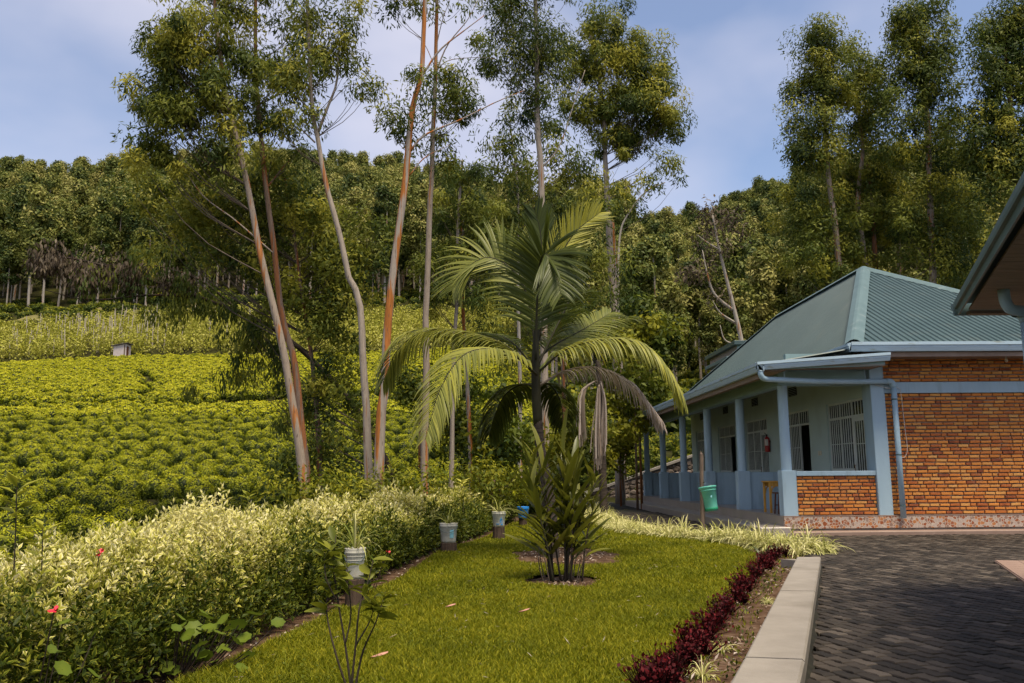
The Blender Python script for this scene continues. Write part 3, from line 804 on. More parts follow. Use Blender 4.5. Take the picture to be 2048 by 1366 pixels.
# the widest bricks of the lower wall are the ones that show largest
vis_main.sort(key=lambda c: (c[1] > 3.2, -c[2]+random.random()*.02))
nind = 300-len(pieces)
pieces += [(wall, c) for c in vis_main[:nind]]
for par, (cx_, cz_, L, h) in pieces:
    o = inw(obj('brick', BM[random.randrange(9)], par))
    o.location += Vector((cx_, YF+.028+random.uniform(-.004, .007), cz_+random.uniform(-.002, .002)))
    o.scale = (L-.004, 1, (h-.027)*random.uniform(.92, 1.06)); o.rotation_euler = (0, random.uniform(-.012, .012), 0)
rest = MB()
for cx_, cz_, L, h in vis_main[nind:]+hid:
    v, f = BV[random.randrange(9)]; dy = YF+.028+random.uniform(-.004, .007); hs = (h-.027)*random.uniform(.92, 1.06)
    rest.add([(cx_+p[0]*(L-.004), dy+p[1], cz_+p[2]*hs) for p in v], f, random.random())
hp(rest, 'brickwork', M['brick_t'], wall, kind='stuff')

# back wall of the veranda with its door and window openings
UNITS = [(19.95+3.7*k, k in (1, 3)) for k in range(5)]
DW, WW = .92, 1.48; ZT = 3.15; SILL = 1.42
bw = MB(); y = 19.753
for y0, _ in UNITS:
    bw.box(XW, XW+.2, y, y0, FL, 3.925)
    bw.box(XW, XW+.2, y0, y0+DW+WW, ZT, 3.925)
    bw.box(XW, XW+.2, y0+DW, y0+DW+WW, FL, SILL)
    y = y0+DW+WW
bw.box(XW, XW+.2, y, YE, FL, 3.925)
hp(bw, 'veranda_wall', M['pale'])
hp(MB().box(XW+.2, 15.3, YE-.2, YE, FL, 3.925), 'rear_wall', M['pale'])
hp(MB().box(15.0, 15.3, YF+.33, YE-.21, FL, 3.925), 'side_wall', M['pale'])
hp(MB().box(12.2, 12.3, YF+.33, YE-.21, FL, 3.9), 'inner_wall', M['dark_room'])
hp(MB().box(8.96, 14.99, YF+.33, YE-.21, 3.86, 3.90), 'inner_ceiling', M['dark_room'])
def bar(mb, y0, y1, z0, z1, x0=0.0, x1=.05): mb.box(XW+.05+x0, XW+.05+x1, y0, y1, z0, z1)
for ku, (y0, is_open) in enumerate(UNITS):
    yd = y0+DW; y1 = yd+WW; zt = 2.74
    win = MB()
    bar(win, y0, y1, ZT-.055, ZT-.001); bar(win, y0+.001, y0+.055, FL, ZT-.056); bar(win, yd-.03, yd+.03, FL, ZT-.056); bar(win, y1-.055, y1-.001, SILL, ZT-.056)
    bar(win, y0+.056, yd-.031, zt-.03, zt+.03); bar(win, yd+.031, y1-.056, zt-.03, zt+.03); bar(win, yd+.031, y1-.056, SILL+.001, SILL+.055)
    ym = (yd+y1)/2
    bar(win, ym-.035, ym+.035, SILL+.056, zt-.031); bar(win, ym-.025, ym+.025, zt+.031, ZT-.056)
    wnd = hp(win, 'window', M['white_frame'])
    # security bars behind the glass
    for sec in ((y0+.06, yd-.035, zt+.03, ZT-.056), (yd+.035, ym-.03, zt+.03, ZT-.056), (ym+.03, y1-.06, zt+.03, ZT-.056), (yd+.035, ym-.04, SILL+.056, zt-.03), (ym+.04, y1-.06, SILL+.056, zt-.03)):
        for f in (.2, .4, .6, .8):
            yy = sec[0]+(sec[1]-sec[0])*f
            inw(MB().box(XW+.055, XW+.071, yy-.013, yy+.013, sec[2], sec[3]).build('security_bar', M['white_frame'], wnd))
        inw(MB().box(XW+.075, XW+.079, sec[0], sec[1], sec[2], sec[3]).build('pane', M['glass'], wnd))
    bx2 = MB(); bx2.box(XW+.0555, XW+.0705, yd+.035, y1-.06, 2.08, 2.10); inw(bx2.build('security_bar', M['white_frame'], wnd))
    # curtain behind the far half of the window
    cu = MB(); nn = 18; V = []
    for q in range(nn+1):
        yy = ym+.05+(y1-ym-.1)*q/nn
        for z in (SILL, zt): V.append((XW+.19+.018*math.sin(q*1.9), yy, z))
    cu.add(V, [(2*q, 2*q+2, 2*q+3, 2*q+1) for q in range(nn)])
    inw(cu.build('curtain', M['label_white'], wnd, smooth_shade=True))
    # door leaf: stiles, rails, glazing and bars; open ones are swung inwards
    hinge = Vector((XW+.07, y0+.06, 0)) if not is_open else Vector((XW+.10, y0+.06, 0))
    dr = MB(); w_ = DW-.10
    dr.box(-.02, .02, 0, .09, FL+.01, zt-.032); dr.box(-.02, .02, w_-.09, w_, FL+.01, zt-.032)
    dr.box(-.019, .019, .091, w_-.091, zt-.13, zt-.033); dr.box(-.019, .019, .091, w_-.091, FL+.012, FL+.75)
    door = dr.build('door', M['white_frame'], house)
    door.location = hinge-Vector(house.location); door.rotation_euler = (0, 0, R(-82) if is_open else 0)
    for f in (.2, .4, .6, .8):
        yy = .09+(w_-.18)*f
        obj('security_bar', MB().box(-.018, -.005, yy-.013, yy+.013, FL+.75, zt-.13).mesh('security_bar', M['white_frame']), door)
    obj('security_bar', MB().box(-.0185, -.0045, .09, w_-.09, 2.05, 2.07).mesh('security_bar', M['white_frame']), door)
    obj('pane', MB().box(-.003, .003, .09, w_-.09, FL+.75, zt-.13).mesh('pane', M['glass']), door)
    obj('handle', MB().tube([(-.03, w_-.045, 1.38), (-.06, w_-.045, 1.38), (-.06, w_-.045, 1.55), (-.03, w_-.045, 1.55)], .009, 6).mesh('handle', M['brown_wood']), door)
    hp(MB().bbox(XW-.05, XW+.02, yd-.02, y1+.05, SILL-.05, SILL-.002, .008), 'window_sill', M['pale'])
    # louvred vent high in the wall
    yv = y0+3.7*.35+3.55
    if yv < YE-.4:
        vn = hp(MB().box(XW-.012, XW-.002, yv-.34, yv+.34, 3.60, 3.86), 'vent', M['vent'])
        for f in range(5):
            inw(MB().box(XW-.028, XW-.014, yv-.33, yv+.33, 3.615+f*.05, 3.622+f*.05).build('louvre', M['pale'], vn))
hp(MB().bbox(XW-.018, XW-.001, 22.84, 22.92, 1.83, 1.95, .004), 'light_switch', M['switch'])
hp(MB().bbox(XW-.018, XW-.001, 22.98, 23.06, 1.83, 1.95, .004), 'light_switch', M['switch'])

# ---- roof
EX, EY, EZ = 7.95, 18.47, 4.20          # front left corner of the main eave
AX, AY, AZ = 11.35, 25.3, 7.55          # near end of the ridge
BY = 33.3; EX2 = 2*AX-EX; EY2 = 39.2
roof = hp(MB().box(EX+.35, EX2-.35, EY+.4, EY2-.4, 4.055, 4.10), 'roof', M['soffit'])
def sheet_plane(P0, U, Vd, width, vmax, pitch=.152, per=5):
    """ribbed sheets: P0 eave corner, U unit along the eave, Vd full vector up the slope for v = 1, vmax(u) how far up the slope the sheet reaches"""
    P0 = np.array(P0, float); U = np.array(U, float); Vd = np.array(Vd, float)
    nrm_ = norm(np.cross(U, Vd)); nrm_ = nrm_ if nrm_[2] > 0 else -nrm_
    prof = []
    for k in range(int(width/pitch)+1):
        for du, h in ((0, 0), (.085, 0), (.100, .03), (.125, .03), (.140, 0)):
            prof.append((k*pitch+du, h))
    prof = [(u, h) for u, h in prof if u <= width]
    step_ = per*5
    for s in range(0, len(prof)-1, step_):
        seg = prof[s:s+step_+1]
        V = []; F = []; lift = .004*((s//step_) % 2)
        for u, h in seg:
            for f in (0.0, .5, 1.0):
                v = vmax(u)*f; V.append(P0+U*u+Vd*v+nrm_*(h+lift))
        for i in range(len(seg)-1):
            for k in range(2): F.append((i*3+k, i*3+3+k, i*3+4+k, i*3+1+k))
        inw(MB().add(V, F).build('roof_sheet', M['roof'], roof))
Wf = EX2-EX; half = AX-EX
sheet_plane((EX, EY, EZ), (1, 0, 0), (0, AY-EY, AZ-EZ), Wf, lambda u: max(.0, min(u, Wf-u)/half))
Ls = EY2-EY
sheet_plane((EX, EY, EZ), (0, 1, 0), (AX-EX, 0, AZ-EZ), Ls, lambda u: max(.0, min(1, u/(AY-EY), (Ls-u)/(EY2-BY))))
sheet_plane((EX2, EY, EZ), (0, 1, 0), (AX-EX2, 0, AZ-EZ), Ls, lambda u: max(.0, min(1, u/(AY-EY), (Ls-u)/(EY2-BY))))
sheet_plane((EX, EY2, EZ), (1, 0, 0), (0, BY-EY2, AZ-EZ), Wf, lambda u: max(.0, min(u, Wf-u)/half))
# fastening screws of the front sheets
scr = MB(); vn_ = norm(np.array([0, AZ-EZ, -(AY-EY)]))*-1
for k in range(int(Wf/.152)):
    u = k*.152+.112
    for f in (.06, .25, .45, .65, .85):
        if f < min(u, Wf-u)/half:
            c_ = np.array([EX+u, EY+(AY-EY)*f, EZ+(AZ-EZ)*f])+vn_*.031
            scr.add([c_+np.array(o_) for o_ in ((-.012, -.011, 0), (.012, -.011, 0), (.012, .011, 0), (-.012, .011, 0))]+[c_+vn_*.014], [(0, 1, 4), (1, 2, 4), (2, 3, 4), (3, 0, 4)])
hp(scr, 'roof_screws', M['hipcap'], roof, kind='stuff')
def cap_strip(p, q, w=.17, name='hip_cap'):
    p, q = np.array(p, float), np.array(q, float); d = norm(q-p); s = norm(np.cross(d, [0, 0, 1.0]))
    V = []
    for e in (p, q):
        for f, z in ((-1, -.045), (-.35, .045), (0, .06), (.35, .045), (1, -.045)):
            V.append(e+s*w*f+np.array([0, 0, z+.035]))
    hp(MB().add(V, [(i, i+1, i+6, i+5) for i in range(4)]+[(0,5,9,4)]), name, M['hipcap'], roof)
A_, B_ = (AX, AY, AZ), (AX, BY, AZ)
cap_strip((EX, EY, EZ), A_, .20); cap_strip((EX2, EY, EZ), A_, .17); cap_strip((EX, EY2, EZ), B_); cap_strip((EX2, EY2, EZ), B_); cap_strip(A_, B_, .16, 'ridge_cap')
# lean-to roof over the veranda
VX, VZ, VY = 5.86, 3.74, 18.42
sheet_plane((VX, VY+.05, VZ), (0, 1, 0), (EX+.2-VX, 0, 4.12-VZ), EY2-VY-.1, lambda u: 1.0)
# gutters: box profile with a lip
def gutter(p, q, z0, z1, outw, name='gutter', d=.13, mat='gutter', rise=0.0):
    p, q = np.array(p, float), np.array(q, float); o_ = np.array(outw, float)
    V = []
    for e, rz_ in ((p, 0.0), (q, rise)):
        for f, z in ((0, z1), (0, z0), (d*.75, z0), (d, z0+(z1-z0)*.45), (d, z0+(z1-z0)*.62), (d+.022, z0+(z1-z0)*.66), (d+.022, z1), (d-.004, z1), (d-.02, z0+.03), (.015, z0+.03), (.015, z1)):
            V.append((e[0]+o_[0]*f, e[1]+o_[1]*f, z+rz_))
    n_ = 11; F = [(i, (i+1) % n_, n_+(i+1) % n_, n_+i) for i in range(n_)]+[tuple(range(n_)), tuple(range(2*n_-1, n_-1, -1))]
    return hp(MB().add(V, F), name, M[mat])
gutter((EX-.12, EY, 0), (EX2+.1, EY, 0), 4.01, 4.215, (0, -1))
gutter((EX, EY-.02, 0), (EX, EY+3.2, 0), 4.03, 4.20, (-1, 0))
gutter((VX, VY-.13, 0), (VX, EY2, 0), 3.575, 3.765, (-1, 0))
gutter((VX-.15, VY, 0), (8.66, VY, 0), 3.60, 3.775, (0, -1), rise=.20)
hp(MB().add([(VX+.02, VY+.03, 3.62), (8.6, VY+.03, 3.70), (8.6, VY+.03, 4.0), (VX+.02, VY+.03, 3.76), (VX+.02, VY+.06, 3.62), (8.6, VY+.06, 3.70), (8.6, VY+.06, 4.0), (VX+.02, VY+.06, 3.76)], [(0, 1, 2, 3), (7, 6, 5, 4), (0, 4, 5, 1), (1, 5, 6, 2), (2, 6, 7, 3), (3, 7, 4, 0)]), 'barge_board', M['beam'])
hp(MB().box(VX, VX+.03, VY+.02, EY2, 3.46, 3.74), 'fascia', M['soffit'])
# plank soffits
def planks(x0, x1, y0, y1, z, along, w, name='soffit_plank'):
    if along == 'x':
        n = int((y1-y0)/w)
        for i in range(n): hp(MB().box(x0, x1, y0+i*w+.004, y0+(i+1)*w-.004, z, z+.02), name, M['soffit'])
    else:
        n = int((x1-x0)/w)
        for i in range(n): hp(MB().box(x0+i*w+.004, x0+(i+1)*w-.004, y0, y1, z, z+.02), name, M['soffit'])
planks(VX+.035, XC-.135, VY+.05, EY2-.1, 3.60, 'y', .125)
planks(XC-.13, 8.60, VY+.02, 19.33, 3.702, 'x', .13)
planks(8.62, 15.2, EY+.02, YF+.06, 3.955, 'x', .14)
hp(MB().box(8.66, 15.3, EY-.003, EY+.018, 3.90, 4.0), 'fascia', M['soffit'])
# light bulb under the eave
lb = MB(); lb.lathe([(0, -.13), (.03, -.12), (.036, -.09), (.022, -.05), (.02, 0)], (11.62, 18.95, 3.955), 10)
hp(lb, 'light_bulb', M['label_white'], smooth_shade=True)
# downpipe of the veranda gutter
dp = curve([(5.80, 18.36, 3.59), (5.80, 18.36, 3.50), (5.86, 18.40, 3.43), (6.0, 18.50, 3.415)], 8)
pipe = hp(MB().tube(np.vstack([dp, [(7.2, 18.86, 3.40), (8.4, 19.14, 3.42), (8.95, 19.17, 3.425)]]), .062, 12), 'downpipe', M['pipe'], smooth_shade=True)
el = curve([(8.93, 19.17, 3.425), (9.03, 19.17, 3.42), (9.085, 19.17, 3.36), (9.09, 19.17, 3.28)], 8)
inw(MB().tube(el, .068, 12).build('pipe_elbow', M['pipe'], pipe, smooth_shade=True))
inw(MB().tube([(9.09, 19.17, 3.30), (9.09, 19.17, .36)], .062, 12).build('pipe_drop', M['pipe'], pipe, smooth_shade=True))
for z in (3.0, 1.75, .62):
    inw(MB().lathe([(.0685, 0), (.0685, .03)], (9.09, 19.17, z), 12).build('pipe_clip', M['hipcap'], pipe))
for x, y, z in ((6.42, 18.64, 3.4), (8.45, 19.14, 3.42)):
    inw(MB().tube([(x, y, z-.065), (x-.01, y+.02, z+.28)], .012, 6).build('pipe_hanger', M['pipe'], pipe))
# thin cable along the wall
cb = curve([(8.7, 19.25, 3.36), (9.0, 19.22, 3.27), (9.25, 19.25, 3.28), (9.30, 19.27, 3.1), (9.33, 19.28, 2.4), (9.35, 19.28, 1.9), (9.28, 19.28, 1.72), (9.2, 19.28, 1.70)], 24)
hp(MB().tube(cb, .006, 5), 'cable', M['label_white'])

# ================================================================ other buildings
# rear brick building that rises behind the roof
rb = empty('rear_building', (16.0, 50.0, 1.0), 'small brick building with blue trim showing above the roof slope', 'building')
p0 = W(1474, 690, 46.0); p1 = W(1560, 690, 46.0); zb = W(1474, 760, 46)[2]
inw(MB().box(p0[0], p1[0]+2, 46, 52, .5, p0[2]-.02).build('wall', M['mortar'], rb))
rbw = MB()
for cx_, cz_, L, h in courses(p0[0]+.42, p1[0]+1.9, zb-.5, p0[2]-.25, .085, 9):
    v, f = BV[random.randrange(9)]
    rbw.add([(cx_+q[0]*(L-.004), 45.955+q[1], cz_+q[2]*(h-.018)) for q in v], f, random.random())
inw(rbw.build('brickwork', M['brick_t'], rb, kind='stuff'))
inw(MB().bbox(p0[0]-.02, p0[0]+.40, 45.9, 45.998, .6, p0[2]-.03, .01).build('corner_post', M['beam'], rb))
inw(MB().bbox(p0[0]-.25, p1[0]+2.2, 45.6, 52.3, p0[2]-.018, p0[2]+.2, .01).build('roof', M['roof'], rb))
q0 = W(1450, 716, 45.5)
inw(MB().bbox(q0[0], p0[0]-.022, 45.2, 50, q0[2]-.12, q0[2]+.06, .01).build('low_roof', M['hipcap'], rb))

# near building whose eave corner juts into the picture
nb = empty('near_building', (9.0, 6.5, 0.0), 'dark underside of a nearby roof corner with green gutter and downpipe', 'building')
Cc = np.array([5.34, 9.50]); Aa = np.array([1.72, 1.1])  # unseen near end lengthened so the roof's shade covers the paving
SZ = 3.20
ux = norm(Aa-Cc); nx = np.array([-ux[1], ux[0]]); nx = nx if nx[0] > 0 else -nx     # inwards from the skew eave
far_r = np.array([14.5, 9.54])
near_r = np.array([14.5, 1.1])
def poly_part(poly, z0, z1, name, mat): return inw(MB().prism([tuple(p) for p in poly], z0, z1).build(name, mat, nb))
# soffit planks parallel to the far eave
dvec = Aa-Cc; n_pl = 59
for i in range(n_pl):
    y0_, y1_ = 9.38-i*.14, 9.38-(i+1)*.14+.008
    xl = lambda yy: Cc[0]+(Cc[1]-yy)*dvec[0]/(-dvec[1])+.09
    poly_part([(xl(y1_), y1_), (14.4, y1_), (14.4, y0_), (xl(y0_), y0_)], SZ, SZ+.02, 'soffit_plank', M['soffit'])
def fascia(p, q, out_, name):
    p, q = np.array(p), np.array(q); o_ = np.array(out_); V = []
    for e in (p, q):
        for f, z in ((0, SZ-.03), (.02, SZ-.034), (.026, SZ+.03), (.055, SZ+.035), (.06, SZ+.06), (.06, SZ+.105), (.045, SZ+.11), (0, SZ+.10)):
            V.append((e[0]+o_[0]*f, e[1]+o_[1]*f, z))
    n_ = 8
    inw(MB().add(V, [(i, (i+1) % n_, n_+(i+1) % n_, n_+i) for i in range(n_)]+[tuple(range(n_)), tuple(range(2*n_-1, n_-1, -1))]).build(name, M['hipcap'], nb))
fascia(Cc, Aa, -nx, 'gutter')
fascia(far_r, Cc+np.array([-.05, .03]), (0, 1), 'gutter')
inw(MB().bbox(5.40, 14.5, 9.385, 9.48, SZ-.04, SZ-.002, .005).build('eave_board', M['soffit'], nb))
rfz = SZ+.10
apx = (10.5, 5.6, 5.8)
V = [(Cc[0], Cc[1], rfz), (14.5, 9.54, rfz), (14.5, 1.1, rfz), (Aa[0], Aa[1], rfz), apx]
inw(MB().add(V, [(0, 1, 4), (1, 2, 4), (2, 3, 4), (3, 0, 4), (3, 2, 1, 0)]).build('roof', M['roof'], nb))
wl = [(7.3, 8.55), (14.2, 8.55), (14.2, 2.0), (4.3, 2.0)]
poly_part(wl, .02, SZ-.003, 'wall', M['pale'])
g0 = W(2003, 500, 8.35); g1 = W(2006, 522, 8.35)
q_ = curve([(g0[0]-.04, 8.32, SZ+.02), (g0[0]-.03, 8.32, SZ-.12), (g0[0]+.03, 8.33, SZ-.20), (g0[0]+.16, 8.35, SZ-.21)], 8)
dpx = W(2046, 640, 8.44)
dn = curve([(dpx[0]-.10, 8.42, SZ-.21), (dpx[0]-.01, 8.44, SZ-.22), (dpx[0]+.03, 8.44, SZ-.30)], 6)
np_ = inw(MB().tube(np.vstack([q_, dn]), .056, 12).build('downpipe', M['pipe'], nb, smooth_shade=True))
inw(MB().tube([(dpx[0]+.03, 8.44, SZ-.28), (dpx[0]+.03, 8.44, .06)], .055, 12).build('pipe_drop', M['pipe'], np_, smooth_shade=True))

# ================================================================ stone retaining wall behind the house
rw = empty('retaining_wall', (7.0, 44.0, 0.0), 'sloping rough stone retaining wall with concrete coping below the green bank', 'wall')
def rw_top(x): return np.interp(x, [4.6, 5.3, 7.6, 10.6, 13], [.35, .55, 1.35, 2.35, 2.9])
V = []; n_ = 12
for x in np.linspace(4.6, 13, n_):
    for yy, z in ((44.05, -.1), (44.05, rw_top(x)), (44.4, rw_top(x)), (44.4, -.1)): V.append((x, yy, z))
inw(MB().add(V, [(i*4+k, i*4+4+k, i*4+5+k, i*4+1+k) for i in range(n_-1) for k in range(3)]+[(0, 1, 2, 3)]).build('core', M['mortar'], rw))
V = []
for x in np.linspace(4.5, 13, n_):
    for yy, z in ((43.9, .005), (43.9, .12), (44.45, .12), (44.45, .005)): V.append((x, yy, z+rw_top(x)))
inw(MB().add(V, [(i*4+k, i*4+4+k, i*4+4+(k+1) % 4, i*4+(k+1) % 4) for i in range(n_-1) for k in range(4)]+[(0, 1, 2, 3), (n_*4-1, n_*4-2, n_*4-3, n_*4-4)]).build('coping', M['kerb'], rw))
def stone_mesh(seed):
    rnd = np.random.default_rng(seed); V = []
    for rr, yy in ((.5, .1), (.48, -.02), (.30, -.06)):
        for k in range(7):
            a = 2*math.pi*k/7; q = rr*(1+rnd.uniform(-.12, .12)); 
            V.append((q*math.cos(a)*1.05, yy+rnd.uniform(-.015, .015), q*math.sin(a)))
    F = [tuple(range(14, 21))]+[(j+k, j+7+k, j+7+(k+1) % 7, j+(k+1) % 7) for j in (0, 7) for k in range(7)]
    return mesh_np('stone', V, F, [M['stone']])
SM = [stone_mesh(s) for s in range(7)]
x = 4.75
while x < 12.6:
    z = .12; w_ = random.uniform(.26, .42)
    while z < rw_top(x)-.08:
        h_ = random.uniform(.2, .32)
        o = inw(obj('stone', SM[random.randrange(7)], rw)); o.location += Vector((x+random.uniform(-.05, .05), 44.03, z+h_*.3)); o.scale = (w_, 1, h_); o.rotation_euler = (0, random.uniform(-.4, .4), 0)
        z += h_*.92
    x += w_*.95

# ================================================================ tea field
def path_y(x, y):
    """depth at which the footpath crosses, by bearing"""
    return np.interp(x/np.maximum(y, 1), [-.60, -.44, -.30, -.15, 0], [73, 70, 75, 77, 77])
def bush_mesh(seed, nleaf, L, r=.41, h=.55, core=True, t0=.26):
    rs = np.random.default_rng(seed)
    d = norm(rs.normal(size=(nleaf, 3))); d[:, 2] = np.abs(d[:, 2])*1.1-.12; d = norm(d)
    lump = 1+.09*np.sin(d[:, 0]*5+seed)*np.sin(d[:, 1]*6+seed*2)+rs.normal(0, .04, nleaf)
    q = np.power(np.abs(d), .75)*np.sign(d)          # a flat-topped dome
    pos = q*np.array([r, r, h])*lump[:, None]*rs.uniform(.88, 1.0, nleaf)[:, None]+np.array([0, 0, .16])
    dd = rs.normal(size=(nleaf, 3)); dd = norm(dd-d*np.sum(dd*d, 1, keepdims=True))+d*.35
    t = np.clip(rs.normal(t0-.12, .08, nleaf)+.80*np.clip(d[:, 2], 0, 1)**1.3, 0, 1)     # young flush over old leaves, plus top light and side shade painted in
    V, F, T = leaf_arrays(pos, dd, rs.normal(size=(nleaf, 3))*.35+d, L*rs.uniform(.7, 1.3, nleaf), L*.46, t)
    if core:  # core blocks the view through; its dark tint paints the inner shade
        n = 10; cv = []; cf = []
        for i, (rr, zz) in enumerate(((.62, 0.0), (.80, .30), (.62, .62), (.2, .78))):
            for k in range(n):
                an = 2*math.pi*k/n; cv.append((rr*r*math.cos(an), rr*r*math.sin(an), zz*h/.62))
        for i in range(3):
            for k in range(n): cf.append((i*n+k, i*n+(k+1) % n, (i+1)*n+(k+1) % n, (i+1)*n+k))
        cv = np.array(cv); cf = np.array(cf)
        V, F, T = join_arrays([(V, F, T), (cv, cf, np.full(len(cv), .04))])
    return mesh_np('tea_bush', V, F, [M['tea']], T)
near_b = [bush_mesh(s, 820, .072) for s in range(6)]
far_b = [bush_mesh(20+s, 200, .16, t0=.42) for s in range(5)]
rows = []
yy = 14.5
while yy < 124:
    sp = .88 if yy < 70 else .80
    xs = np.arange(-.78*yy-3, .10*yy+2, sp)+.4*(len(rows) % 2)
    wob = .5*np.sin(xs*.09+yy*.13)+.3*np.sin(xs*.21)
    yv = yy+wob+rng.normal(0, .2, len(xs))+xs*.05
    rows.append(np.stack([xs+rng.normal(0, .22, len(xs)), yv], -1))
    yy += 1.58 if yy < 70 else 1.15
tp = np.vstack(rows)
x_, y_ = tp[:, 0], tp[:, 1]
k = (x_ < hedge_x(y_)-2.6) | (y_ > 29.5)
k &= np.abs(y_-path_y(x_, y_)) > 1.5
k &= x_ < np.where(y_ < 34, 1.2+(y_-29)*.1, .09*y_)
gp = np.array([W(280, 752, 100)[:2], W(303, 772, 92)[:2], W(302, 795, 82)[:2], W(285, 808, 78)[:2]])
for i in range(3):
    for f in np.linspace(0, 1, 8):
        q = gp[i]*(1-f)+gp[i+1]*f
        k &= (x_-q[0])**2+(y_-q[1])**2 > .75**2
k &= rng.random(len(x_)) > .035
vis, _, _, dep = in_view(x_, y_, terrain(x_, y_), 80)
k &= vis
tp = tp[k]; dep = dep[k]
tz = terrain(tp[:, 0], tp[:, 1])
order = np.argsort(dep)
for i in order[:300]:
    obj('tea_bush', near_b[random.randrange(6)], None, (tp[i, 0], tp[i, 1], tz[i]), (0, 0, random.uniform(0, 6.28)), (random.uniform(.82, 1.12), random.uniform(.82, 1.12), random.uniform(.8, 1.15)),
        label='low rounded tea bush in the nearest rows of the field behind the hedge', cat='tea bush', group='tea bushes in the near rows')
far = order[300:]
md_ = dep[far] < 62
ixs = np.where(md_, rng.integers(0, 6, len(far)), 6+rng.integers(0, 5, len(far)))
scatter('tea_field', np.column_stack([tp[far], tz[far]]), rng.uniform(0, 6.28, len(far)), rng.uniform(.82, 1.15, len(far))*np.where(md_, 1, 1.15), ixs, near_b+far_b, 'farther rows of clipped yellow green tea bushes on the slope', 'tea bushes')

# climbing beans on the terrace above the tea, and their poles
nb_ = 3600
u = rng.uniform(-.68, .02, nb_); yv = rng.uniform(125, 151, nb_); xv = u*yv
zv = terrain(xv, yv)
hgt = rng.uniform(1.8, 3.3, nb_)
per = 22
cx_ = np.repeat(np.stack([xv, yv, zv], -1), per, 0); hh = np.repeat(hgt, per)*rng.random(nb_*per)
pos = cx_+np.stack([rng.normal(0, .28, nb_*per), rng.normal(0, .28, nb_*per), hh], -1)
V, F, T = leaf_arrays(pos, rand_dirs(nb_*per)+np.array([0, -.2, -.3]), rand_dirs(nb_*per)+np.array([0, -.5, .6]), rng.uniform(.24, .45, nb_*per), .26, np.clip(np.repeat(rng.normal(.5, .2, nb_), per)+rng.normal(0, .18, nb_*per), 0, 1))
obj('bean_vines', mesh_np('bean_vines', V, F, [M['bean']], T), label='pale green climbing bean vines on the terrace above the tea', cat='bean vines', kind='stuff')
pole_m = []
for s in range(4):
    lean = random.uniform(-.25, .25)
    pole_m.append(MB().tube([(0, 0, 0), (lean*.5, 0, 1.6), (lean, .1, 3.1)], [.06, .055, .04], 5).mesh('bean_pole', M['pole_wood']))
for i in range(180):
    pxs = random.choice((random.uniform(20, 330), random.uniform(150, 300), random.uniform(20, 520)))
    Y = random.uniform(127, 150); t_ = (pxs-990)/1700; x = t_*Y
    obj('bean_pole', pole_m[random.randrange(4)], None, (x, Y, float(terrain(x, Y))-.1), (0, 0, random.uniform(-.5, .5)), random.uniform(.85, 1.35),
        label='pale thin pole standing among the climbing beans', cat='pole', group='bean poles on the terrace')

# field shed
sp_ = W(240, 724, 121.5); sz = float(terrain(sp_[0], 121.5))+.75
shed = empty('field_shed', (sp_[0], 121.5, sz), 'small white board shed with dark lean-to roof above the tea field', 'shed')
mb = MB(); mb.add([(-1.05,0,-.3),(.75,0,-.3),(.75,1.6,-.3),(-1.05,1.6,-.3),(-1.05,0,1.25),(.75,0,1.55),(.75,1.6,1.55),(-1.05,1.6,1.25)], [(0,3,2,1),(4,5,6,7),(0,1,5,4),(1,2,6,5),(2,3,7,6),(3,0,4,7)])
mb.build('wall', M['shed'], shed)
MB().add([(-1.25,-.25,1.26),(1.0,-.25,1.64),(1.0,1.8,1.64),(-1.25,1.8,1.26),(-1.25,-.25,1.36),(1.0,-.25,1.74),(1.0,1.8,1.74),(-1.25,1.8,1.36)], [(0,3,2,1),(4,5,6,7),(0,1,5,4),(1,2,6,5),(2,3,7,6),(3,0,4,7)]).build('roof', M['shed_roof'], shed)
MB().box(.757, .80, .15, .75, -.2, 1.25).build('door', M['brown_wood'], shed)
MB().box(.45, .62, -.03, -.004, -.25, 1.45).build('corner_board', M['old_wood'], shed)

# pale eroded bank between the beans and the forest: low broken outcrops
for i, (pxs, pys, w_, h_) in enumerate(((195, 640, 1.7, 2.2), (265, 652, 3.0, 1.6), (310, 655, 2.0, 1.5), (70, 612, 5.5, 1.4), (380, 655, 3.2, 1.8))):
    q = W(pxs, pys, 157); zz = float(terrain(q[0], 157))
    rs = np.random.default_rng(i); V = []; nn = 9
    for r_ in range(4):
        for c_ in range(nn):
            f = c_/(nn-1)-.5; e = math.sin(math.pi*(c_+.5)/nn)
            V.append((q[0]+f*w_*2*(1-.12*r_), 156-.1+r_*.55*e+rs.normal(0, .12), zz-.6+h_*e*r_/3*1.1+rs.normal(0, .1)))
    F = [(r_*nn+c_, r_*nn+c_+1, (r_+1)*nn+c_+1, (r_+1)*nn+c_) for r_ in range(3) for c_ in range(nn-1)]
    obj('bank', mesh_np('bank', V, F, [M['bank']], smooth_shade=True), kind='structure')

